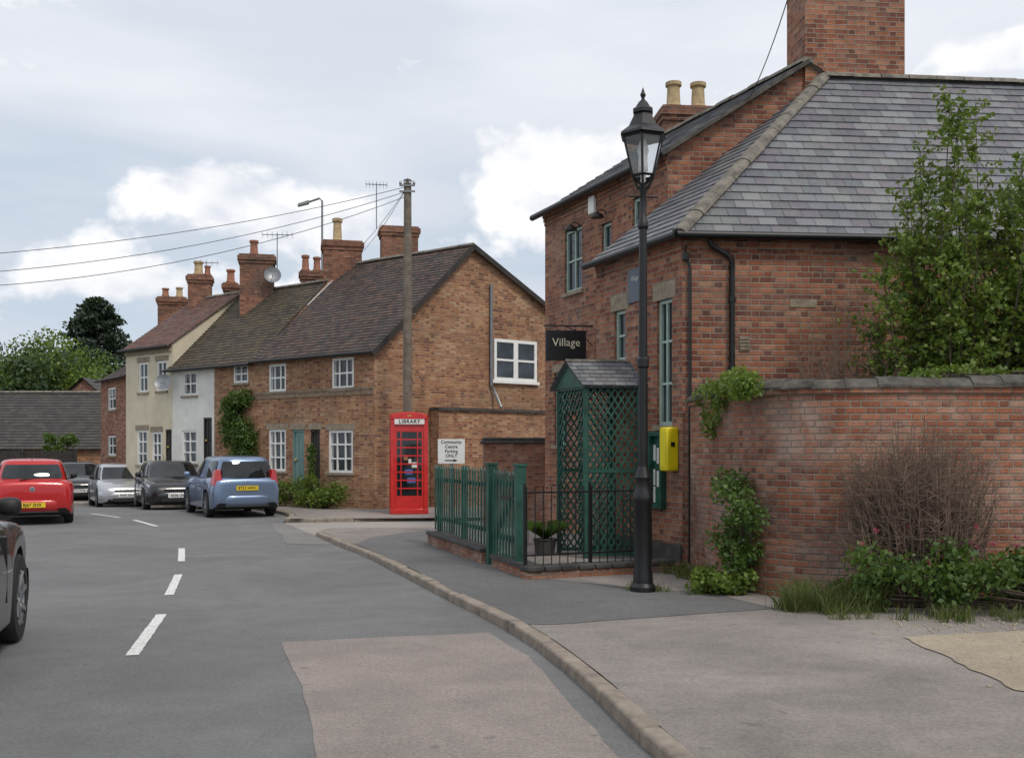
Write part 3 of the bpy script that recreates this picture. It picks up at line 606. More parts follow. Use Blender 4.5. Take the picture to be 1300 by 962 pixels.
for k in range(6):
    j=(k+1)%6; lan.path([lo[k],hi[k]],.013,4); lan.path([lo[k],lo[j]],.016,4); lan.path([hi[k],hi[j]],.022,4); lan.path([lo[k],V3((lx,ly,4.48))],.012,4)
    q=V3((lx,ly,4.40)); lan.path([q,q.lerp(lo[k],.6)+V3((0,0,-.04)),lo[k]],.010,4)
fr=lan.build('lantern','iron',lp)
g=MB()
for k in range(6): j=(k+1)%6; g.poly([lo[k],lo[j],hi[j],hi[k]])
g.build('pane','lantern',fr)
mb=MB(); mb.revolve((lx,ly,zt+.01),(0,0,1),[(.27,0),(.26,.03),(.17,.10),(.12,.2),(.10,.24),(.12,.25),(.12,.29),(.09,.31),(.05,.37),(.02,.40),(.02,.42),(.035,.45),(.02,.48),(.004,.53)],6,phase=.35); mb.build('lantern_roof','iron',fr)
mb=MB(); mb.revolve((lx,ly,4.50),(0,0,1),[(.03,0),(.03,.12),(.05,.14),(.045,.2),(.04,.3),(.055,.35),(.04,.42),(.02,.48)],10); mb.build('bulb','white',fr,smooth=50)
# ------------------------------------------------------------------ garden wall right
gl=cr([(2.36,13.55),(2.42,12.6),(2.50,11.9),(2.60,11.3),(2.76,10.85),(3.05,10.58),(3.5,10.46),(4.2,10.44),(5.2,10.5),(7.5,10.8),(11,11.4)],.2)
gw=thing('garden_wall','tall curved red brick garden wall with dark coping to the right of the hall','wall',(2.36,13.55,.09))
def thick(mb,line,w0,w1,za,zb_):
    A_=offs(line,w0); B_=offs(line,w1); i=len(mb.v)
    for a,b in zip(A_,B_): mb.v+= [(a.x,a.y,za),(b.x,b.y,za),(b.x,b.y,zb_),(a.x,a.y,zb_)]
    for j in range(len(line)-1):
        for k in range(4): mb.f.append((i+4*j+k,i+4*(j+1)+k,i+4*(j+1)+(k+1)%4,i+4*j+(k+1)%4)); mb.m.append(0)
    mb.f.append((i,i+1,i+2,i+3)); j=i+4*(len(line)-1); mb.f.append((j+3,j+2,j+1,j)); mb.m+=[0,0]
def build_curved(mb,name,mat,par,line,**k):
    o=mb.build(name,mat,par,uv=True,**k)
    me=o.data; d=[0]
    for a,b in zip(line,line[1:]): d.append(d[-1]+(b-a).length)
    dat=[]
    for p in me.polygons:
        for vi in p.vertices:
            x,y,z=mb.v[vi]; i=vi//4; dat+=[d[i%len(d)], z if abs(p.normal.z)<.5 else x*.5+y]
    me.uv_layers[0].data.foreach_set('uv',dat)
    me.polygons.foreach_set('use_smooth',[True]*len(me.polygons)); me.set_sharp_from_angle(angle=math.radians(30)); return o
mb=MB(); thick(mb,gl,-.24,0,-.05,2.27); build_curved(mb,'brickwork','wallbrick',gw,gl)
glp=[p for p in gl if p.x>2.55]; mb=MB(); thick(mb,glp,.002,.10,-.05,.60); thick(mb,glp,.002,.05,.60,.66); build_curved(mb,'plinth','wallbrick',gw,glp)
mb=MB(); thick(mb,gl,.001,.03,2.2,2.262); build_curved(mb,'brick_band','wallbrick',gw,gl)
mb=MB(); 
L=resamp(gl,int(11/.30)); A_=offs(L,.055); B_=offs(L,-.30); C_=offs(L,-.01); D_=offs(L,-.12); E_=offs(L,-.23)
for j in range(len(L)-1):
    w_=.020*math.sin(j*.45)+.010*math.sin(j*1.7); e=w_+random.uniform(-.006,.006)-.02; q=[]; jo=random.uniform(-.006,.006)
    for t in (.004,.996):
        a=A_[j].lerp(A_[j+1],t)+V3((0,jo,0)); b=B_[j].lerp(B_[j+1],t); c=C_[j].lerp(C_[j+1],t); d=D_[j].lerp(D_[j+1],t); f5=E_[j].lerp(E_[j+1],t); q.append([V3((a.x,a.y,2.255+e*.3)),V3((b.x,b.y,2.255)),V3((b.x,b.y,2.29+e)),V3((f5.x,f5.y,2.365+e)),V3((d.x,d.y,2.395+e)),V3((c.x,c.y,2.37+e)),V3((a.x,a.y,2.30+e))])
    mb.poly(q[0][::-1]); mb.poly(q[1])
    for k in range(7): mb.poly([q[0][k],q[0][(k+1)%7],q[1][(k+1)%7],q[1][k]])
mb.build('coping','coping',gw,bevel=.008)
# ------------------------------------------------------------------ cottages
ud=(-.787,.617); e=(.78,.626); ea=math.atan2(e[1],e[0]); C0=(-3.63,27.0)
def hpt(o,dv,s,t,z): return V3((o[0]+dv[0]*s+e[0]*t,o[1]+dv[1]*s+e[1]*t,z))
def house(name,label,o,dv,s0,s1,ze,tr,zr,td,zre,wmat,tmat,ops,tw=.19,tg=.13,ov0=.12,ov1=.0):
    t=thing(name,label,'house',hpt(o,dv,s0,0,0)); f=F(o[0],o[1],*dv); p0=hpt(o,dv,s0,0,0); fg=F(p0.x,p0.y,*e)
    mb=MB(); wall(mb,f,s0,s1,-.6,ze,[q[0] for q in ops]); wall(mb,fg,0,td,-.6,ze)
    mb.poly([fg.pt(0,ze),fg.pt(td,ze),fg.pt(td,zre),fg.pt(tr,zr)])
    p1=hpt(o,dv,s1,0,0); fg1=F(p1.x,p1.y,*e); mb.poly([fg1.pt(0,-.6),fg1.pt(td,-.6),fg1.pt(td,zre),fg1.pt(tr,zr),fg1.pt(0,ze)])
    mb.poly([hpt(o,dv,s0,td,-.6),hpt(o,dv,s1,td,-.6),hpt(o,dv,s1,td,zre),hpt(o,dv,s0,td,zre)])
    mb.build('wall',wmat,t,uv=True)
    k=(zr-ze)/tr; mb=MB(); a=hpt(o,dv,s0-ov0,-.16,ze-.16*k+.02); b=hpt(o,dv,s1+ov1,-.16,ze-.16*k+.02); c=hpt(o,dv,s1+ov1,tr,zr+.02); d=hpt(o,dv,s0-ov0,tr,zr+.02)
    tiles(mb,[a,b,c,d],tw,tg,.014); k2=(zr-zre)/(td-tr); tiles(mb,[hpt(o,dv,s0-ov0,td+.15,zre-.15*k2+.02),hpt(o,dv,s1+ov1,td+.15,zre-.15*k2+.02),c,d],tw*1.5,tg*1.5,.014)
    r=mb.build('roof',tmat,t); mb=MB(); ridgeline(mb,d,c,.11); mb.build('ridge_tiles','ridge',r)
    mb=MB(); off=V3((f.n[0],f.n[1],0))*.06; mb.path([a+off,b+off],.05,6); mb.build('gutter','blackp',r)
    for q in ops:
        if q[1]=='door': door(t,f,q[0],q[2])
        else: window(t,f,q[0],q[2],q[3],q[4],lint=q[5],curtain=True,bw=.045,lh=.17,dep=.07)
    return t,f,fg,(a,b,c,d)
Fa=F(*C0,*ud)
opsA=[(Fa.rect(421,449,454,493),'w',3,2,'white',None),(Fa.rect(341,363,462,497),'w',3,2,'white',None),(Fa.rect(417,448,546,600),'w',3,3,'white','stone'),(Fa.rect(341,363,545,598),'w',3,3,'white','stone'),
 (Fa.rect(371,386,545,622),'door','teal'),(Fa.rect(394,406,545,622),'door','darkwood')]
sAB=Fa.s_at(325)
cA,fA,fgA,ca=house('brick_cottage','orange brick end cottage with brown tiled roof and wide gable behind the phone box',C0,ud,0,sAB,4.34,3.14,7.42,9.0,4.3,'cotbrick','tileA',opsA)
mb=MB(); mb.fbox(fA,0,sAB,3.26,3.32,.001,.05); mb.fbox(fA,0,sAB,3.12,3.26,.001,.03); mb.build('string_course','bandstone',cA)
for q in (opsA[4],opsA[5]): a,b,c,d=q[0]; mb=MB(); mb.fbox(fA,a-.08,b+.08,d,d+.18,-.05,.012); mb.build('lintel','stone',cA)
mb=MB(); n_=V3((0,0,.05)); mb.bar(ca[2]+n_,ca[2].lerp(ca[1],.45)+n_,.05,.015); mb.build('flashing','lead',cA)
r=fgA.rect(626,680,432,484)
a,b,c,d=r; mb=MB(); fw=.09; m_=(a+b)/2
mb.fbox(fgA,a,b,c,c+fw,0,.06);mb.fbox(fgA,a,b,d-fw,d,0,.06);mb.fbox(fgA,a,a+fw,c+fw,d-fw,0,.06);mb.fbox(fgA,b-fw,b,c+fw,d-fw,0,.06);mb.fbox(fgA,m_-.08,m_+.08,c+fw,d-fw,0,.06)
for x0,x1 in ((a+fw,m_-.08),(m_+.08,b-fw)): mb.fbox(fgA,x0,x1,(c+d)/2-.03,(c+d)/2+.03,0.01,.055)
gwn=mb.build('window','white',cA); mb=MB(); mb.poly([fgA.pt(a,c,.02),fgA.pt(b,c,.02),fgA.pt(b,d,.02),fgA.pt(a,d,.02)]); mb.build('pane','glass',gwn); mb=MB(); mb.fbox(fgA,a-.08,b+.08,c-.08,c,0,.1); mb.build('sill','white',gwn)
mb=MB(); s=fgA.s_at(622); mb.path([fgA.pt(s,6.4,.06),fgA.pt(s,3.5,.06),fgA.pt(s+.1,3.3,.1),fgA.pt(s+.1,2.85,.4)],.045,8); mb.build('drainpipe','grey',cA)
mb=MB(); dn=V3((fgA.n[0],fgA.n[1],0)); mb.bar(ca[0]+dn*.02+V3((0,0,-.06)),ca[3]+dn*.02+V3((0,0,-.06)),.03,.07); rr_=hpt(C0,ud,-.12,9.15,4.25); mb.bar(ca[3]+dn*.02+V3((0,0,-.06)),rr_+dn*.02+V3((0,0,-.06)),.03,.07); mb.build('bargeboard','darkwood',cA)
ex=thing('yard_wall','single storey brick yard wall with dark coping against the cottage gable','wall',fgA.pt(1.8,.09,.5))
mb=MB(); s0=fgA.s_at(549)-.1; mb.fbox(fgA,s0,8.4,-.1,2.72,.05,.45); mb.build('brickwork','cotbrick',ex,uv=True); mb=MB(); mb.fbox(fgA,s0-.05,8.4,2.72,2.8,.05,.52); mb.build('coping','dcoping',ex)
Fy=F((614-650)/FL*21.5,21.5,1,.12); yy=21.5; zt=CH+(HZ-563)/FL*yy
yw=thing('brick_boundary_wall','short brick boundary wall with dark cap between the parking sign and the porch','wall',(Fy.o[0],yy,0))
mb=MB(); mb.fbox(Fy,0,2.2,-.05,zt,-.25,0); mb.build('brickwork','wallbrick',yw,uv=True); mb=MB(); mb.fbox(Fy,-.06,2.2,zt,zt+.06,-.31,.06); mb.fbox(Fy,-.02,2.2,zt+.06,zt+.13,-.25,0); mb.build('coping','dcoping',yw,bevel=.02)
s272=Fa.s_at(272); s218=Fa.s_at(218)
opsB1=[(Fa.rect(296,315,463,486),'w',2,2,'white',None)]
cB1,fB1,_,_=house('brick_cottage','narrow brick cottage with mossy roof and a climber up its front',C0,ud,sAB,s272,4.3,2.4,6.85,4.9,4.3,'cotbrick','tileB',opsB1,ov0=0)
opsB2=[(Fa.rect(232,250,472,502),'w',2,2,'white',None),(Fa.rect(231,250,546,588),'w',2,3,'white',None),(Fa.rect(258,269,530,588),'door','blackp')]
cB2,fB2,_,_=house('white_cottage','white rendered cottage with mossy brown roof and satellite dish in the terrace',C0,ud,s272,s218,4.3,2.4,6.85,4.9,4.3,'render_white','tileB',opsB2,ov0=0,ov1=.1)
CC=(C0[0]+ud[0]*s218,C0[1]+ud[1]*s218); uc=(-.769,.639); Fc=F(*CC,*uc)
sE=Fc.s_at(160)
opsC=[(Fc.rect(199,212,458,496),'w',2,2,'white','stone'),(Fc.rect(176,188,460,498),'w',2,2,'white','stone'),(Fc.rect(174,187,546,590),'w',2,3,'white','stone'),(Fc.rect(193,205,548,592),'w',2,3,'white','stone'),(Fc.rect(210,219,545,590),'door','darkwood')]
cC,fC,_,_=house('cream_house','cream rendered house with reddish tiled roof at the left end of the terrace',CC,uc,0,sE,5.05,2.4,6.9,4.8,5.0,'render_cream','tileC',opsC,ov0=.05,ov1=.1)
mb=MB(); mb.fbox(fC,.02,sE,4.78,4.9,.001,.06); mb.build('eaves_course','stone',cC)
D0=(-14.13,37.5); ud2=(-.6,.8); Fd=F(*D0,*ud2); sD=Fd.s_at(128)
opsD=[(Fd.rect(137,147,492,520),'w',2,2,'white',None),(Fd.rect(137,147,553,578),'w',2,2,'white',None)]
cD,fD,_,_=house('brick_house','small dark red brick house just left of the cream house',D0,ud2,0,sD,4.4,2.0,5.6,4.0,4.4,'brick','tileA',opsD)
def stack(par,x0,x1,ytop,Y,zbase,pots,dp=.6,**k):
    c=PX((x0+x1)/2,ytop,Y); w=(x1-x0)/FL*Y*.93; return chimney(par,c.x,c.y,w,dp,zbase,c.z,math.radians(12),pots,**k)
stack(cA,409,460,308,32.0,6.2,[(-.15,.75,.14,'pot')],.75)
stack(cA,482,531,290,31.6,5.6,[],.7)
stack(cB1,381,410,345,34.5,4.5,[(-.2,.55,.12,'potred'),(.18,.5,.12,'potred')],.5)
stack(cB2,304,349,325,33.2,5.5,[(-.1,.5,.13,'potred')],.7)
stack(cC,284,302,360,36.5,5,[(0,.5,.14,'potred')],.5)
stack(cC,239,269,350,35.6,5.5,[(-.05,.5,.15,'pot'),(.25,.35,.1,'potred')],.6)
stack(cD,201,237,378,38.6,4.5,[(-.25,.35,.12,'potred'),(.25,.4,.12,'pot')],.6)
def dish(label,c,par_dir,r=.27):
    t=thing('satellite_dish',label,'satellite dish',c,group=None); n=V3(par_dir).normalized(); mb=MB(); mb.revolve(V3(c),n,[(r,.07),(r*.7,.03),(r*.3,.005),(.01,0)],16,cap=False); mb.build('dish','grey',t,smooth=60)
    mb=MB(); mb.path([V3(c),V3(c)+n*.3+V3((0,0,-.1))],.012,5); mb.path([V3(c),V3(c)-n*.25],.02,5); mb.build('arm','grey',t)
dish('grey satellite dish on the brick chimney above the mossy roof',PX(346,350,32.7),(.3,-1,.3)); dish('round satellite dish on the white cottage wall by the cream house',Fa.pt(s218-.1,CH+(HZ-486)/FL*32.5,.35),(-.1,-1,.3))
def aerial(label,p,h,dx,n=7):
    t=thing('tv_aerial',label,'aerial',p); mb=MB(); p=V3(p); mb.path([p,p+V3((0,0,h))],.018,5); mb.build('mast','grey',t); mb=MB(); q=p+V3((0,0,h-.05)); d=V3((dx,.3,.05)); mb.path([q-d*.5,q+d*.5],.012,4)
    for k in range(n): c=q-d*.5+d*(k/(n-1)); mb.path([c+V3((0,-.18,-.02)),c+V3((0,.18,.02))],.006,4); mb.path([c+V3((-.0,0,-.11)),c+V3((0,0,.11))],.006,4)
    mb.build('antenna','grey',t)
aerial('tall aerial on mast beside the telegraph pole above the end cottage',PX(478,290,31.6),1.4,.6); aerial('slim aerial over the chimney with the satellite dish',PX(352,345,33.2),1.25,.9); aerial('small aerial above the far chimneys of the cream house',PX(262,350,35.6),.5,.7,5)
t=thing('road_light','slim grey road light with arm rising behind the terrace roofs','street lamp',PX(409,566,38)); mb=MB(); p=PX(409,252,38); mb.path([V3((p.x,p.y,-.1)),V3((p.x,p.y,p.z-.1)),V3((p.x-.1,p.y,p.z)),V3((p.x-.55,p.y,p.z-.15))],.04,8); mb.build('column','grey',t); mb=MB(); mb.hexa([V3((p.x-.9,p.y-.1,p.z-.3)),V3((p.x-.5,p.y-.1,p.z-.2)),V3((p.x-.5,p.y+.1,p.z-.2)),V3((p.x-.9,p.y+.1,p.z-.3)),V3((p.x-.88,p.y-.08,p.z-.2)),V3((p.x-.5,p.y-.08,p.z-.08)),V3((p.x-.5,p.y+.08,p.z-.08)),V3((p.x-.88,p.y+.08,p.z-.2))]); mb.build('lamp_head','grey',t)
# ------------------------------------------------------------------ barn + fence
bn=thing('barn','long low outbuilding with plain dark slate roof at the far left','barn',(-25,45,-.3))
mb=MB(); mb.box(-38,-18.0,45.2,50.8,-.6,1.75); mb.build('wall','cotbrick',bn,uv=True)
mb=MB(); tiles(mb,[(-38.2,45,1.7),(-17.9,45,1.7),(-17.9,48,4.37),(-38.2,48,4.37)],.30,.2,.018); tiles(mb,[(-38.2,51,1.7),(-17.9,51,1.7),(-17.9,48,4.37),(-38.2,48,4.37)],.6,.4,.02); r=mb.build('roof','tileE',bn); mb=MB(); ridgeline(mb,(-38.2,48,4.38),(-17.9,48,4.38),.12); mb.build('ridge_tiles','ridge',r)
mb=MB(); mb.poly([(-18.0,45.2,1.7),(-18.0,50.8,1.7),(-18.0,48,4.3)]); mb.build('gable','cotbrick',bn,uv=True)
b2=thing('outbuilding','small gabled grey roof poking up behind the barn','house',(-22.3,55,-.3)); mb=MB(); mb.box(-24.2,-21,54,58,-.5,4); mb.poly([(-24.2,54,4),(-21,54,4),(-22.6,54,5.4)]); mb.build('wall','brick',b2,uv=True); mb=MB(); tiles(mb,[(-24.4,53.8,3.9),(-24.4,58,3.9),(-22.6,58,5.5),(-22.6,53.8,5.5)],.4,.3); tiles(mb,[(-20.8,53.8,3.9),(-20.8,58,3.9),(-22.6,58,5.5),(-22.6,53.8,5.5)],.4,.3); mb.build('roof','tileE',b2)
Fw=F(-17.2,40.5,-1,.02); wf=thing('wooden_fence','dark weathered board fence in front of the slate roofed barn','fence',(-17.2,40.5,-.3)); mb=MB(); s=0
while s<16: mb.fbox(Fw,s,s+.14,-.3,1.62+random.uniform(-.02,.02),0,.02); s+=.15
mb.build('boards','darkwood',wf)
for k in range(8): mb=MB(); mb.fbox(Fw,k*2.1,k*2.1+.1,-.35,1.7,.02,.1); mb.build('post','darkwood',wf)
# ------------------------------------------------------------------ trees
def tree(name,label,base,h,R,tr,mat,n,leaf,cz=.62,ncl=26,group=None,asp=1.0,cat='tree',bark='bark'):
    b=V3(base); t=thing(name,label,cat,b,group); mb=MB(); top=b+V3((0,0,h*.75)); mb.path([b-V3((0,0,.1)),b+V3((.05*R,0,h*.3)),top],tr,8,tr*.35)
    cl=[]
    for k in range(ncl):
        d=rng.normal(size=3); d/=np.linalg.norm(d); r=rng.random()**.4; c=b+V3((d[0]*R*r*.8,d[1]*R*r*.8,h*cz+d[2]*r*h*(1-cz)*.85*asp)); cl.append(c)
        mb.path([b+V3((0,0,h*random.uniform(.25,.5))),(b+V3((0,0,h*.5))).lerp(c,.55)+V3((0,0,-.05*h)),c],tr*.35,5,tr*.08)
    mb.build('trunk',bark,t)
    mb=MB()
    for c in cl: rr=R*random.uniform(.24,.44); mb.leaves(c,(rr,rr,rr*.75),n//ncl,leaf,.25)
    mb.build('crown',mat,t); return t
def conifer(label,base,h,R,n,leaf):
    b=V3(base); t=thing('conifer_tree',label,'tree',b); mb=MB(); mb.path([b,b+V3((0,0,h*.97))],.28,8,.04); lv=MB()
    for k in range(80):
        z=h*(.2+.78*k/80); r=R*(1-((k/80)**2.3))*random.uniform(.5,1.15)+.3; a=k*2.4+random.random(); c=b+V3((math.cos(a)*r,math.sin(a)*r,z+.1*r)); mb.path([b+V3((0,0,z-.1*r)),c],.06,4,.015)
        for q in (.45,.75,1): p=(b+V3((0,0,z))).lerp(c,q); lv.leaves(p,(.75,.75,.35),n//240,leaf,.1)
    mb.build('trunk','bark',t); lv.build('crown','leafconifer',t)
p=PX(123,560,70); conifer('tall dark conifer rising behind the small brick house',(p.x,70,-.5),12.7,3.1,14000,.30)
for i,(px,top,Y,R,mat,lab) in enumerate(((15,448,56,3.6,'leafmid','mid green tree at the far left edge beyond the barn'),(58,432,66,4.4,'leafbright','tallest light green tree beyond the barn roof'),(104,436,64,3.8,'leafmid','rounded green tree beside the dark conifer'),(-40,440,58,4.4,'leafmid','green tree just past the left edge beyond the barn'),(-5,436,80,4.6,'leafdark','dark green tree farthest back at the left edge'),(40,455,56,3.4,'leafdark','dark leafy tree low against the barn ridge'),(84,458,57,3.0,'leafbright','leafy light green tree right behind the gabled outbuilding'))):
    z=(CH+(HZ-top)/FL*Y)*1.06+.3; p=PX(px,560,Y); tree('leafy_tree',lab,(p.x,Y,-.3),z,R,.25,mat,12000,.23,cz=.56,ncl=60,asp=1.05)
mb=MB()
for k in range(90): mb.leaves((-90+k*2.2,110+random.uniform(-8,8),random.uniform(1,7)),(3.5,3,4),150,1.0,.2)
o=mb.build('distant_wood','leafdark'); o['kind']='stuff'; o['label']='distant line of dark green woodland'; 
tree('garden_bush','rounded bright green bush in front of the barn roof',(PX(75,560,43.5).x,43.5,-.3),CH+(HZ-540)/FL*43.5+.3,.75,.06,'leafmid',1800,.12,cz=.75,ncl=14,cat='bush')
def airy(label,base,h,R,nb,nl,leaf,mat,Ry=.6):
    b=V3(base); t=thing('shrub_tree',label,'tree',b); mb=MB(); lv=MB()
    for k in range(nb):
        a=random.uniform(0,6.28); rr=math.sqrt(random.random()); top=h*(.98-.30*rr**2.5)*random.uniform(.55,1.04)
        tip=b+V3((math.cos(a)*rr*R,math.sin(a)*rr*R*Ry,top)); m1=b.lerp(tip,.4)+V3((random.uniform(-.2,.2)+.3*math.cos(a)*R*rr*.5,random.uniform(-.1,.1),-.06*h*rr))
        p0=b+V3((random.uniform(-.25,.25),random.uniform(-.1,.1),0)); pts=[p0,m1,b.lerp(tip,.75)+V3((math.cos(a)*.18,0,0)),tip]; mb.path(pts,.02,5,.004)
        for j in range(nl):
            q=.3+.7*random.random()**.8; i=min(2,int(q*3)); p=pts[i].lerp(pts[i+1],min(1,q*3-i)); w=.34*(1.25-q)+.03
            d=V3((random.gauss(0,w),random.gauss(0,w*.7),random.gauss(.08,w*.6))); e_=p+d; mb.path([p,e_],.005,3,.002) if j%2==0 else None
            for q2 in (.4,.7,1.0): lv.leaves(p.lerp(e_,q2),(.06,.06,.06),5,leaf,0)
    mb.build('trunk','bark',t); lv.build('crown',mat,t)
airy('broad airy light green shrub tree growing behind the garden wall at right',(5.6,12.1,.1),5.75,1.45,76,40,.062,'leafbright')
airy('second green shrub tree behind the wall at the right edge',(7.0,12.5,.1),5.6,1.4,62,38,.065,'leafbright')
def twigs(name,label,base,h,R,n,cat='shrub',r0=.007,sp=.25):
    b=V3(base); mb=MB()
    for k in range(n):
        a=random.uniform(0,6.28); r=R*math.sqrt(random.random()); p=b+V3((math.cos(a)*r*sp,math.sin(a)*r*.2,0)); tip=b+V3((math.cos(a)*r,math.sin(a)*r*.5,h*random.uniform(.45,1)*(1-.25*r/R))); m=p.lerp(tip,.5)+V3((random.gauss(0,.09),random.gauss(0,.07),0))
        mb.path([p,m,tip],r0,3,.002)
        for j in range(7):
            q=m.lerp(tip,random.random()); mb.path([q,q+V3((random.gauss(0,.12),random.gauss(0,.07),random.uniform(-.02,.18)))],.0035,3,.001)
    tag(mb.build(name,'twig'),label,cat)
twigs('bare_shrub','dry brown twiggy shrub against the front of the garden wall',(3.98,10.05,.1),2.0,.80,600,r0=.008,sp=.45)
twigs('bare_shrub','leafless pale twigs rising above the wall coping behind it',(4.05,12.2,1.2),2.9,.75,130)
def leafything(name,label,clumps,mat,leaf,cat,extra=None,up=0):
    t=thing(name,label,cat,clumps[0][0]); mb=MB()
    for c,r,n in clumps: mb.leaves(c,r,n,leaf,.1,up)
    mb.build('leaves',mat,t)
    mb=MB(); b=V3(clumps[0][0])
    for c,r,n in clumps: mb.path([V3((b.x,b.y,.08)) if b.z<2 else b,V3(c)],.01,4)
    mb.build('stems','bark',t); return t
rc=lambda a,b: random.uniform(a,b)
leafything('climbing_plant','leafy green climber at the foot of the garden wall near the lamp post',[((2.42+rc(-.14,.12),10.95+rc(-.3,.35),.15+k*.075),(.2+rc(-.05,.06),.2,.16),200) for k in range(16)],'leafmid',.055,'plant')
leafything('weedy_plant','low green weeds at the wall foot beside the climber',[((2.2+rc(-.25,.25),10.9+rc(-.2,.3),.16+rc(0,.12)),(.16,.16,.12),150) for k in range(10)],'leafbright',.055,'plant')
leafything('ivy','ivy spilling over the coping where the garden wall meets the hall',[((2.47+.05*rc(-1,1),13.1-k*.105,2.40-rc(0,.14)-(.42*max(0,1-abs(k-7)/7) if k%2 else 0)),(.17,.14,.15),180) for k in range(24)],'leafbright',.055,'plant')
leafything('ivy','mat of ivy along the wall coping under the right-hand shrub',[((4.25+k*.14,10.62+.03*k+rc(-.12,.1),2.41+rc(-.05,.06)),(.15,.15,.08),120) for k in range(24)],'leafbright',.05,'plant')
vb=[((3.3+rc(0,2.7),9.75+rc(-.35,.35),.2+rc(0,.5)),(.25,.22,.2),260) for k in range(44)]
t=leafything('valerian_bush','bushy plant with deep pink flowers in front of the garden wall',vb,'leafmid',.06,'bush')
mb=MB()
for k in range(46): c=vb[rng.integers(len(vb))][0]; mb.leaves((c[0]+rc(-.2,.2),c[1]-.05+rc(-.2,.1),max(.4,c[2])+rc(.1,.38)),(.032,.032,.028),20,.022,0)
mb.build('flowers','flower',t)
def grass(name,label,cx,cy,rx,ry,n,h,kind=None):
    mb=MB(); C=[(random.uniform(0,6.28),math.sqrt(random.random())) for _ in range(max(6,n//40))]
    for k in range(n):
        a,r=random.choice(C); p=V3((cx+rx*r*math.cos(a)+random.gauss(0,.05),cy+ry*r*math.sin(a)+random.gauss(0,.04),.08)); d=V3((random.gauss(0,.3),random.gauss(0,.3),1)); hh=h*rc(.3,1); w=V3((random.gauss(0,1),random.gauss(0,1),0)).normalized()*.004
        mb.poly([p-w,p+w,p+d*hh*.6+w*.6,p+d*hh+V3((d.x*hh*.5,d.y*hh*.5,-.1*hh)),p+d*hh*.6-w*.6])
    o=mb.build(name,'leafgrass'); o['kind']='stuff'; o['label']=label
grass('grass','long grass at the foot of the garden wall',3.05,9.85,.5,.35,1700,.36); grass('grass','grass tufts around the lamp post base',1.42,11.15,.3,.16,220,.14); grass('grass','ragged grass edge along the gravel',4.3,9.3,1.4,.28,1300,.2); grass('grass','weeds along the hall corner',2.1,12.6,.2,.5,380,.22); grass('grass','weeds in the joint behind the fence wall',-.3,14.2,.2,1.6,300,.12)
leafything('climbing_plant','big green climber covering the front of the narrow brick cottage',[(tuple(Fa.pt(Fa.s_at(310)+rc(-.6,.5),2.35+rc(-1.0,.95),.22)),(.34,.25,.3),230) for k in range(28)],'leafmid',.09,'plant')
leafything('garden_plants','bushy green plants under the end cottage front windows',[(tuple(Fa.pt(rc(.7,3.2),.25+rc(0,.55),.55+rc(-.3,.3))),(.3,.28,.24),150) for k in range(30)],'leafbright',.08,'bush')
leafything('garden_plant','tall green plant between the two cottage doors',[(tuple(Fa.pt(Fa.s_at(404),.5+k*.17,.25)),(.14,.14,.16),90) for k in range(8)],'leafmid',.08,'plant')
pp=gp(692,703,.09); pt=thing('potted_plant','spiky green plant in a low pot behind the thin railings','plant',(*pp,.09)); mb=MB(); mb.revolve((*pp,.09),(0,0,1),[(.13,0),(.17,.2),(.19,.22),(.17,.23)],14); mb.build('pot','dcoping',pt)
mb=MB()
for k in range(60): a=rc(0,6.28); d=V3((math.cos(a),math.sin(a),0)); p=V3((*pp,.3)); w=V3((-d.y,d.x,0))*.012; L_=rc(.2,.42); mb.poly([p-w,p+w,p+d*L_*.5+V3((0,0,L_*.7))+w,p+d*L_+V3((0,0,L_*.6)),p+d*L_*.5+V3((0,0,L_*.7))-w])
mb.build('leaves','leafmid',pt)
pp=gp(663,690,.09); pt=thing('white_pail','small white pail on the ground behind the green gate','pail',(*pp,.09)); mb=MB(); mb.revolve((*pp,.09),(0,0,1),[(.1,0),(.13,.3),(.14,.31),(.13,.32),(.12,.3)],16); mb.build('pail_body','white',pt,smooth=40)
mb=MB(); mb.path([(pp[0]-.13,pp[1],.38),(pp[0]-.08,pp[1],.48),(pp[0]+.08,pp[1],.48),(pp[0]+.13,pp[1],.38)],.006,5); mb.build('handle','grey',pt)
# ------------------------------------------------------------------ parking sign
sy=19.0; sx_=(573-650)/FL*sy; sg=thing('parking_sign','white Community Centre parking sign with black text and arrow on a post','sign',(sx_,sy,.09))
mb=MB(); mb.box(sx_-.25,sx_+.25,sy-.012,sy+.012,1.375,1.83); b=mb.build('board','white',sg,bevel=.005); mb=MB(); mb.path([(sx_,sy+.03,.05),(sx_,sy+.03,1.8)],.03,8); mb.build('post','grey',sg)
for i,(tx,zz) in enumerate((('Community',1.775),('Centre',1.69),('Parking',1.605),('ONLY',1.52))): lettering(b,tx,.085,(sx_,sy-.016,zz),(1,0,0),(0,0,1),'blackp',offset=.001,sx=.95)
mb=MB(); mb.poly([(sx_-.12,sy-.016,1.425),(sx_+.04,sy-.016,1.425),(sx_+.04,sy-.016,1.445),(sx_-.12,sy-.016,1.445)]); mb.poly([(sx_+.04,sy-.016,1.405),(sx_+.12,sy-.016,1.435),(sx_+.04,sy-.016,1.465)]); mb.build('arrow','blackp',b)
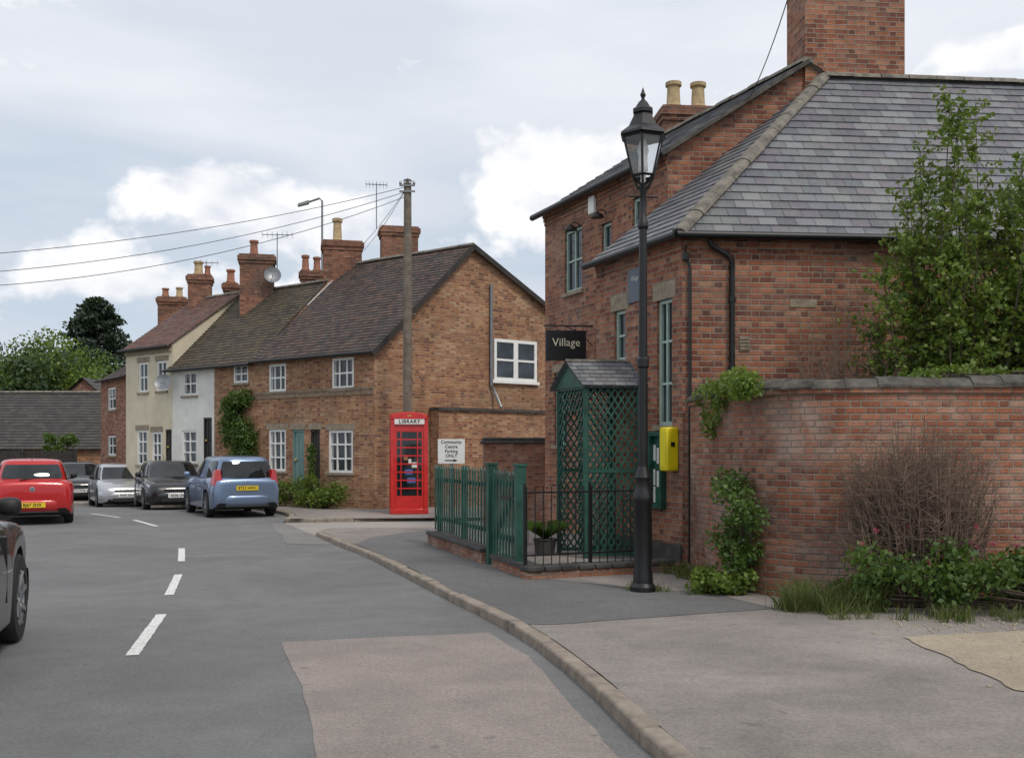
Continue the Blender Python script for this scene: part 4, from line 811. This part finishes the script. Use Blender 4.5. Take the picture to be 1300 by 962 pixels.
# ------------------------------------------------------------------ phone box
pb=thing('telephone_box','red telephone box with white LIBRARY sign used as a book exchange','telephone box',(-2.55,25.2,.09),rotz=math.radians(9),local=True)
mb=MB(); mb.box(-.46,.46,-.46,.46,0,.12); mb.build('plinth','red',pb,bevel=.01)
mb=MB()
for x in (-1,1):
    for y in (-1,1): mb.box(min(x*.45,x*.35),max(x*.45,x*.35),min(y*.45,y*.35),max(y*.45,y*.35),.12,2.16)
mb.box(-.45,.45,-.45,.45,2.16,2.30); mb.build('frame','red',pb,bevel=.012)
def panel(nm,T):
    mb=MB()
    def bx(x0,x1,z0,z1,d0=-.41,d1=-.37): 
        q=[T(x,y,z) for z in (z0,z1) for (x,y) in ((x0,d0),(x1,d0),(x1,d1),(x0,d1))]; mb.hexa(q)
    bx(-.35,.35,.12,.42); bx(-.35,-.30,.42,2.0); bx(.30,.35,.42,2.0); bx(-.35,.35,2.0,2.16)
    for k in range(9): z=.42+k*1.58/8; bx(-.30,.30,z-.016,z+.016,-.40,-.375)
    for x in (-.2,.2): bx(x-.013,x+.013,.42,2.0,-.402,-.373)
    o=mb.build(nm,'red',pb); g=MB(); g.poly([T(-.3,-.39,.42),T(.3,-.39,.42),T(.3,-.39,2.0),T(-.3,-.39,2.0)]); return o,g
for nm,T in (('door',lambda x,y,z:(x,y,z)),('side_panel',lambda x,y,z:(y,-x,z)),('side_panel',lambda x,y,z:(-y,x,z))):
    o,g=panel(nm,T); g.build('pane','carglass',o)
mb=MB(); mb.box(-.35,.35,.37,.41,.12,2.16); mb.build('back_panel','red',pb)
for k,(z,x,w) in enumerate(((.95,-.1,.18),(1.12,.06,.14),(.75,-.05,.2),(1.3,-.14,.1),(1.2,-.02,.07))): mb=MB(); mb.box(x,x+w,-.397,-.393,z,z+.13); mb.build('book',('bluebook','paper','bluebook','potred','paper')[k],pb)
mb=MB(); mb.box(-.36,.36,-.465,-.452,2.17,2.295)
sgn=mb.build('sign_panel','white',pb); lettering(sgn,'LIBRARY',.125,(0,-.468,2.232),(1,0,0),(0,0,1),'blackp',spacing=1.12,offset=.003)
mb=MB(); N_=10
for i in range(N_+1):
    for j in range(N_+1):
        x=-.46+.92*i/N_; y=-.46+.92*j/N_; z=2.34+.15*math.sqrt(max(0,1-min(1,(x/.5)**2*.9+(y/.5)**2*.9)*.98)); mb.v.append((x,y,max(2.33,z)))
for i in range(N_):
    for j in range(N_): k=i*(N_+1)+j; mb.f.append((k,k+N_+1,k+N_+2,k+1)); mb.m.append(0)
mb.box(-.47,.47,-.47,.47,2.30,2.345)
for sg_,ax in ((-1,0),(1,0),(-1,1),(1,1)):
    P=[(-.42,2.345)]+[(.42*-math.cos(math.pi*k/8),2.345+.09*math.sin(math.pi*k/8)) for k in range(1,8)]+[(.42,2.345)]
    mb.poly([(x,sg_*.462,z) if ax==0 else (sg_*.462,x,z) for x,z in P])
mb.build('roof','red',pb,smooth=35)
mb=MB()
for x in (-.04,-.02,0,.02,.04): mb.box(x-.006,x+.006,-.468,-.464,2.37,2.385+.02*(x in(0,.04,-.04)))
mb.box(-.05,.05,-.468,-.464,2.36,2.37); mb.build('crest','gold',pb)
# ------------------------------------------------------------------ telegraph pole + wires
px_,py_=-2.66,26.1; tp=thing('telegraph_pole','weathered wooden telegraph pole standing behind the telephone box','pole',(px_,py_,.09))
mb=MB(); mb.path([(px_,py_,-.1),(px_,py_,8.5)],.13,12,.095); mb.build('pole','timber',tp,smooth=60)
mb=MB()
for z in (8.2,8.35): mb.bar((px_-.2,py_-.1,z),(px_+.2,py_-.1,z),.02,.02)
for x in (-.17,-.06,.06,.17): mb.revolve((px_+x,py_-.1,8.37),(0,0,1),[(.025,0),(.04,.03),(.025,.09)],8)
mb.build('crossbar','grey',tp); mb=MB(); mb.revolve((px_,py_,8.5),(0,0,1),[(.12,0),(.02,.06)],8); mb.build('cap','grey',tp)
for k in range(6): mb=MB(); mb.path([(px_+.12*(-1)**k,py_,4.2+k*.45),(px_+.2*(-1)**k,py_,4.2+k*.45)],.012,5); mb.build('step_iron','grey',tp)
def wire(label,p0,p1,sag):
    p0=V3(p0);p1=V3(p1); mb=MB(); mb.path([p0.lerp(p1,k/16)-V3((0,0,sag*4*(k/16)*(1-k/16))) for k in range(17)],.0075,4); tag(mb.build('overhead_wire','wire'),label,'cable','overhead wires')
pt_=V3((px_,py_,8.35))
for i,(ye,lab) in enumerate(((318,'topmost overhead wire running left from the telegraph pole'),(341,'middle overhead wire running left from the telegraph pole'),(358,'lowest overhead wire running left from the telegraph pole'))): wire(lab,pt_+V3((0,0,-.12*i)),PX(-60,ye+8,22),.25+.1*i)
wire('short wire from the telegraph pole down to the big cottage chimney',pt_,PX(462,318,32),.1); wire('short wire from the telegraph pole to the cottage roof edge',pt_,PX(440,330,32.3),.15)
wire('thin wire rising from the hall roof past the tall chimney',Fmg.pt(1.3,7.15,.05),PX(1012,-40,12.5),.12)
# ------------------------------------------------------------------ cars
def lerpk(K,x):
    K=sorted(K)
    if x<=K[0][0]: return K[0][1]
    for (a,b),(c,d) in zip(K,K[1:]):
        if x<=c: t=(x-a)/(c-a); return b+(d-b)*t
    return K[-1][1]
def spow(c,p): return math.copysign(abs(c)**p,c)
def car(label,pos,ang,L,W,Ht,pm,zs=1.0,plate=None,group='cars parked along the street',rear='hatch',R=.31,front_plate=None,badge=False,bon=.92,mirr=1.0):
    x,y=pos; t=thing('car',label,'car',(x,y,H(x,y)),group,rotz=ang,local=True); h=L/2; xf=h-.80; xr=-h+.74; w2=W/2
    top=[(h,.56),(h-.02,.61),(h-.06,.67),(h-.12,.72),(h-.22,.77),(h-.5,.85),(h-bon-.1,.93),(0,.95),(-h+.35,.98),(-h+.16,.97),(-h+.08,.945),(-h+.03,.90),(-h+.008,.84),(-h,.78)]; top=[(a,b*zs) for a,b in top]
    bot=[(h,.36),(h-.05,.24),(h-.2,.19),(-h+.25,.2),(-h+.06,.26),(-h,.36)]; wid=[(h,.54),(h-.02,.66),(h-.06,.76),(h-.12,.84),(h-.22,.905),(h-.4,.965),(h-.8,1.0),(-h+.6,1),(-h+.25,.975),(-h+.12,.945),(-h+.05,.91),(-h+.015,.86),(-h,.80)]
    X=sorted({round(a,3) for a,_ in top+bot+wid}|{round(-h+L*i/80,3) for i in range(81)}); Ra=R+.055; mb=MB(); NP=0
    for xx in X:
        zb_=lerpk(bot,xx); zt_=lerpk(top,xx); ww=lerpk(wid,xx)*w2
        arch=0
        for xw in (xf,xr):
            if abs(xx-xw)<Ra: arch=max(arch,R+math.sqrt(Ra*Ra-(xx-xw)**2))
        zo=max(zb_,arch); d=zt_-zo
        half=[(0,zo),(.80*ww,zo),(.955*ww,zo+.01),(.985*ww,zo+.05*min(1,d)),(ww,zo+d*.40),(1.0*ww,zo+d*.55),(.985*ww,zo+d*.70),(.965*ww,zo+d*.82),(.935*ww,zo+d*.91),(.88*ww,zo+d*.975),(.78*ww,zt_+.008),(.5*ww,zt_+.025),(0,zt_+.035)]
        ring=[(a,b) for a,b in half]+[(-a,b) for a,b in half[-2:0:-1]]; NP=len(ring)
        for a,b in ring: mb.v.append((xx,a,b))
    for j in range(len(X)-1):
        for k in range(NP):
            k2=(k+1)%NP; mb.f.append((j*NP+k,j*NP+k2,(j+1)*NP+k2,(j+1)*NP+k)); mb.m.append(1 if k in (0,1,NP-1,NP-2) else 0)
    mb.f.append(tuple(range(NP))[::-1]); mb.m.append(0); mb.f.append(tuple((len(X)-1)*NP+k for k in range(NP))); mb.m.append(0)
    body=mb.build('body',[pm,'blackp'],t,smooth=45)
    zc=.88*zs; bf=h-bon; br=-h+.05; tf=h-bon-.72; tr_=-h+(.34 if rear!='tall' else .24); wb=.915*w2; wt=.72*w2; zr=Ht-.03; EX=.32
    def cab(th,v_,k=1.0,dz=0,off=0):
        xfv=bf+(tf-bf)*v_**.92; xrv=br+(tr_-br)*v_**1.7; wv=wb+(wt-wb)*(.55*v_+.45*v_**2.6)
        cx_=(xfv+xrv)/2; ax_=(xfv-xrv)/2
        c_=spow(math.cos(th),EX); s_=spow(math.sin(th),EX)
        bow=.10*(1-abs(s_)**2)*(1 if c_>0 else -.6)
        taper=1-.05*max(0,-c_)-.04*max(0,c_)
        return V3((cx_+(ax_-.06+off)*c_*k+bow*k,(wv+off)*s_*k*taper,zc+(zr-zc)*v_+dz))
    NT_=72; ths=[2*math.pi*(i+.5)/NT_ for i in range(NT_)]
    rows=[[cab(th,v_) for th in ths] for v_ in (0,.15,.3,.45,.6,.72,.82,.9)]
    for k,dz in ((.985,.018),(.955,.04),(.91,.058),(.83,.072),(.7,.084),(.5,.094),(.25,.10),(.02,.102)): rows.append([cab(th,.9,k,dz*.9) for th in ths])
    mb=MB(); mb.grid(rows,True); mb.build('roof',pm,t,smooth=60)
    def glass(nm,t0,t1,v0,v1,off=.014,sh=0):
        n1_,n2_=14,8; A_=[]
        for j in range(n2_+1):
            v_=v0+(v1-v0)*j/n2_; r_=[]
            q=abs(j/n2_-.5)*2; ins=.10*q**6*(t1-t0)*.5
            for i in range(n1_+1):
                th=t0+ins+sh*(j/n2_)+(t1-t0-2*ins-sh*(j/n2_))*i/n1_; r_.append(cab(th,v_,1,0,off))
            A_.append(r_)
        m=MB(); m.grid(A_); return m.build(nm,'carglass',t,smooth=60)
    D_=math.radians
    glass('windscreen',D_(-38),D_(38),.10,.84)
    glass('rear_window',D_(145),D_(215),.26 if rear!='tall' else .14,.82)
    for sg_ in (1,-1):
        for a0,a1 in ((52,88.5),(91.5,122)):
            q=sorted((D_(a0*sg_),D_(a1*sg_))); glass('side_window',q[0],q[1],.13,.84)
        for xx in (h-1.15 if bon<1 else h-1.5,-.05,-h+.95):
            m=MB(); m.box(xx-.005,xx+.005,min(sg_*w2*.95,sg_*(w2+.001)),max(sg_*w2*.95,sg_*(w2+.001)),.42,.80*zs); m.build('door_gap','blackp',body)
        for xx in (-.15,-.95): m=MB(); m.box(xx-.09,xx+.09,min(sg_*w2*.95,sg_*(w2+.015)),max(sg_*w2*.95,sg_*(w2+.015)),.74*zs,.77*zs); m.build('door_handle',pm,t,bevel=.008)
        m=MB(); ymr=sg_*(w2+.07*mirr+.01); hw=.08*mirr
        rows_=[]
        for k_,sc in ((-.06,.55),(-.035,.9),(0,1),(.04,.85),(.07,.45)): rows_.append([V3((bf-.36+k_,ymr+hw*sc*spow(math.cos(a_),.7),1.02*zs+.068*sc*spow(math.sin(a_),.7))) for a_ in [2*math.pi*i/16 for i in range(16)]])
        m.grid(rows_,True); i0=len(m.v)-80; m.f.append(tuple(range(i0,i0+16))[::-1]); m.f.append(tuple(range(i0+64,i0+80))); m.m+=[0,0]
        m.box(bf-.39,bf-.34,min(sg_*w2*.80,ymr),max(sg_*w2*.80,ymr),.935*zs,.97*zs); m.build('wing_mirror','blackp' if pm!='pblue' else pm,t,smooth=50)
        for xw in (xf,xr):
            c=V3((xw,sg_*(w2-.10),R)); ax=V3((0,sg_,0)); m=MB(); m.revolve(c,ax,[(R*.60,-.09),(R*.93,-.095),(R,-.06),(R,.06),(R*.94,.092),(R*.66,.095),(R*.64,.06)],30,cap=False); wh=m.build('wheel','tyre',t,smooth=50)
            m=MB(); m.revolve(c,ax,[(R*.65,.05),(R*.65,.085),(R*.59,.082),(R*.57,.02),(R*.1,.015)],24,cap=True)
            for k in range(7):
                a=k*2*math.pi/7+.3; d=V3((math.cos(a),0,math.sin(a))); tt=V3((-d.z,0,d.x))*.022; p0=c+ax*.055+d*R*.1; p1=c+ax*.08+d*R*.61; n_=ax*.02
                m.hexa([p0-tt-n_,p0+tt-n_,p0+tt+n_,p0-tt+n_,p1-tt-n_,p1+tt-n_,p1+tt+n_,p1-tt+n_])
            m.build('rim','rim',wh,smooth=40)
            m=MB(); m.revolve(c,ax,[(R*.56,.022),(R*.2,.03)],20,cap=True); m.build('brake_disc','blackp',wh)
    def bumper(x0,sgn):
        rows_=[]
        for z_,o_ in ((.27,-.03),(.30,.0),(.36,.025),(.46,.03),(.52,.02),(.56,-.01),(.57,-.06)):
            r_=[]
            for i in range(25):
                s_=-1+2*i/24; r_.append(V3((x0+sgn*(o_-.02-.26*abs(s_)**4.5),s_*w2*.965,z_)))
            rows_.append(r_)
        m=MB(); m.grid(rows_); return m.build('bumper',pm,t,smooth=60)
    bumper(-h-.02,-1); bumper(h+.015,1)
    m=MB(); m.box(-h-.052,-h+.02,-w2*.62,w2*.62,.262,.305); m.build('bumper_trim','blackp',t,bevel=.01)
    for sg_ in (-1,1):
        m=MB()
        if rear=='tall':
            m.hexa([V3((-h-.0,sg_*w2*.66,.76)),V3((-h+.05,sg_*w2*.90,.76)),V3((-h+.26,sg_*w2*.99,.82)),V3((-h+.26,sg_*w2*.6,.82)),V3((-h+.08,sg_*w2*.76,1.18)),V3((-h+.12,sg_*w2*.86,1.16)),V3((-h+.30,sg_*w2*.88,1.14)),V3((-h+.30,sg_*w2*.6,1.14))])
        else:
            m.hexa([V3((-h-.005,sg_*w2*.50,.70)),V3((-h+.03,sg_*w2*.87,.70)),V3((-h+.24,sg_*w2*.99,.72)),V3((-h+.24,sg_*w2*.5,.72)),V3((-h+.01,sg_*w2*.52,.88)),V3((-h+.05,sg_*w2*.84,.90)),V3((-h+.22,sg_*w2*.955,.91)),V3((-h+.22,sg_*w2*.5,.91))])
        m.build('tail_light','taillight',t,bevel=.02,segs=3)
        m=MB(); m.hexa([V3((h-.05,sg_*w2*.46,.57*zs)),V3((h-.20,sg_*w2*.88,.61*zs)),V3((h-.5,sg_*w2*.965,.66*zs)),V3((h-.5,sg_*w2*.5,.6*zs)),V3((h-.10,sg_*w2*.48,.69*zs)),V3((h-.22,sg_*w2*.85,.735*zs)),V3((h-.48,sg_*w2*.93,.79*zs)),V3((h-.5,sg_*w2*.5,.74*zs))]); m.build('headlight','headlight',t,bevel=.01)
    m=MB(); m.box(h-.2,h+.005,-w2*.42,w2*.42,.575*zs,.64*zs); m.build('grille','blackp',t,bevel=.015)
    m=MB(); m.box(h-.02,h+.03,-w2*.50,w2*.50,.29,.36); m.build('air_intake','blackp',t,bevel=.01)
    zp=.72 if rear=='tall' else .44
    xp=-h-.02 if rear=='tall' else -h-.045
    m=MB(); m.box(xp-.008,xp+.03,-.26,.26,zp-.055,zp+.055); pl_=m.build('number_plate','plate_y',t)
    if plate: lettering(pl_,plate,.105,(xp-.011,0,zp),(0,-1,0),(0,0,1),'blackp',sx=.88,offset=.002)
    m=MB(); m.box(h+.01,h+.04,-.26,.26,.40,.51); pf=m.build('number_plate','white',t)
    if front_plate: lettering(pf,front_plate,.105,(h+.043,0,.455),(0,1,0),(0,0,1),'blackp',sx=.88,offset=.002)
    if badge:
        m=MB(); m.revolve((-h+.01,0,.78),(-1,0,0),[(.055,0),(.055,.012),(.045,.014)],20); bo=m.build('badge','rim',t); lettering(bo,'V',.055,(-h-.006,0,.795),(0,-1,0),(0,0,1),'blackp'); lettering(bo,'W',.05,(-h-.006,0,.758),(0,-1,0),(0,0,1),'blackp')
    else:
        m=MB(); m.revolve((-h+.02,0,.86),(-1,0,0),[(.035,0),(.035,.012),(.025,.014)],16); m.build('badge','rim',t)
    m=MB(); m.path([(tr_+.25,0,zr+.02),(tr_+.08,0,zr+.20)],.006,5); m.build('aerial','blackp',t)
    p_=cab(D_(178),.2,1,0,.03); q_=cab(D_(200),.40,1,0,.03); m=MB(); m.path([p_,q_],.01,5); m.build('rear_wiper','blackp',t)
    return t
def place(rc_,hd,L,rearward):
    l=math.hypot(*hd); hd=(hd[0]/l,hd[1]/l); s=1 if rearward else -1
    return (rc_[0]+hd[0]*L/2*s,rc_[1]+hd[1]*L/2*s),math.atan2(hd[1],hd[0])
p,a=place(((314-650)/FL*24.7,24.7),(-.47,.88),3.85,True); car('light blue hatchback parked nearest the phone box, seen from behind',p,a,3.85,1.70,1.50,'pblue',1.0,'BT53 HWC',rear='tall')
p,a=place((-10.4,22.2),(-.43,.90),3.9,True); car('bright red hatchback at the left edge, seen from behind',p,a,3.9,1.70,1.44,'pred',1.0,'BJ67 SHX',badge=True)
p,a=place(((226-650)/FL*28.3,28.3),(.42,-.91),4.1,False); car('black hatchback facing the camera directly behind the blue car',p,a,4.1,1.72,1.41,'pblack',1.0,front_plate='AK06 LNV')
p,a=place(((161-650)/FL*33.0,33.0),(.46,-.89),4.0,False); car('silver hatchback parked between the black car and the dark grey car',p,a,4.0,1.72,1.46,'psilver',1.0,front_plate='FN09 XKH')
p,a=place(((101-650)/FL*37.6,37.6),(.42,-.91),4.1,False); car('dark grey car farthest away by the wooden fence',p,a,4.1,1.75,1.50,'pgrey',1.05,front_plate='KV14 OTD')
hd=(-.29,.957); car('dark car cropped by the left edge in the foreground',(-4.62,7.05),math.atan2(hd[1],hd[0]),4.4,1.85,1.74,'pgrey',1.17,group=None,R=.37,bon=1.55,mirr=1.05)
# ------------------------------------------------------------------ world, sun, camera
D=V3((.45,-.62,.95)).normalized(); el=math.asin(D.z); rot=math.atan2(D.x,D.y)
w=bpy.data.worlds.new('World'); S.world=w; w.use_nodes=True; t=NT(w.node_tree); o=t.n('ShaderNodeOutputWorld'); bg=t.n('ShaderNodeBackground'); t.l(bg.outputs[0],o.inputs[0]); bg.inputs[1].default_value=.115
sk=t.n('ShaderNodeTexSky',sky_type='NISHITA'); sk.sun_disc=False; sk.sun_elevation=el; sk.sun_rotation=rot; sk.air_density=1.2; sk.dust_density=2.0
tc=t.n('ShaderNodeTexCoord').outputs['Generated']; sp=t.n('ShaderNodeSeparateXYZ'); t.l(tc,sp.inputs[0]); mp=t.n('ShaderNodeMapping'); t.l(tc,mp.inputs[0]); mp.inputs['Scale'].default_value=(1,1,1.5); mp.inputs['Location'].default_value=(.3,.1,.4)
mp2=t.n('ShaderNodeMapping'); t.l(tc,mp2.inputs[0]); mp2.inputs['Scale'].default_value=(1,1,4.0)
n1=t.noise(9,9,.55,mp.outputs[0],.1); n2=t.noise(18,8,.6,mp.outputs[0],.1); n4=t.noise(3.0,6,.5,mp2.outputs[0],.2)
z=sp.outputs[2]; az=t.m('ARCTAN2',sp.outputs[0],sp.outputs[1])
def blob(a0,e0,wa,we,amp):
    x=t.m('POWER',t.m('ABSOLUTE',t.m('DIVIDE',t.m('SUBTRACT',az,a0),wa)),2.0); y=t.m('POWER',t.m('ABSOLUTE',t.m('DIVIDE',t.m('SUBTRACT',z,e0),we)),2.0)
    return t.m('MULTIPLY',t.m('EXPONENT',t.m('MULTIPLY',t.m('ADD',x,y),-1.0)),amp)
base=t.mix(.88,sk.outputs[0],(4.7,5.6,6.7))
haze=t.ramp(z,[(0,1.0),(.14,0.0)]); base=t.mix(t.m('MULTIPLY',haze,.6),base,(7.0,7.5,8.2))
base=t.mix(t.ramp(n4,[(.36,0.0),(.60,.9)]),base,(6.2,6.6,7.3))
bl_=None
for q in ((-.27,.235,.09,.040,.36),(-.15,.205,.09,.03,.28),(-.40,.16,.12,.025,.24),(.04,.262,.085,.038,.36),(.13,.285,.05,.03,.2),(.10,.20,.12,.035,.26),(.46,.335,.08,.016,.35),(-.48,.21,.06,.02,.15),(-.2,.14,.3,.03,.12)):
    b_=blob(*q); bl_=b_ if bl_ is None else t.m('ADD',bl_,b_)
cum=t.ramp(t.m('ADD',t.m('MULTIPLY',n1,.9),t.m('SUBTRACT',bl_,.16)),[(.42,0.0),(.51,1.0)])
shade=t.m('ADD',t.m('MULTIPLY',n2,.5),t.m('MULTIPLY',n1,.5))
white=t.mix(t.ramp(shade,[(.38,0.0),(.58,1.0)]),(6.5,6.8,7.5),(9.2,9.2,9.3))
veil=t.m('ADD',t.ramp(z,[(.22,0.0),(.31,1.0)]),t.m('MULTIPLY',t.m('SUBTRACT',n4,.5),.45),clamp=True)
vc=t.mix(t.ramp(n4,[(.3,0.0),(.7,1.0)]),(6.3,6.7,7.4),(7.7,7.9,8.4))
c2=t.mix(veil,base,vc); c2=t.mix(cum,c2,white); t.l(c2,bg.inputs[0])
sun=bpy.data.lights.new('sun','SUN'); sun.energy=1.5; sun.angle=math.radians(10); sun.color=(1,.93,.83); so=bpy.data.objects.new('sun',sun); COL.objects.link(so); so.rotation_euler=D.to_track_quat('Z','Y').to_euler()
cam=bpy.data.cameras.new('camera'); cam.lens=36; cam.sensor_width=36; cam.shift_y=(HZ-481)/FL; cam.clip_end=2000; cam.clip_start=.1
co=bpy.data.objects.new('camera',cam); COL.objects.link(co); co.location=(0,0,CH); co.rotation_euler=(math.pi/2,0,0); S.camera=co
S.view_settings.view_transform='Standard'; S.view_settings.look='None'; S.view_settings.exposure=0
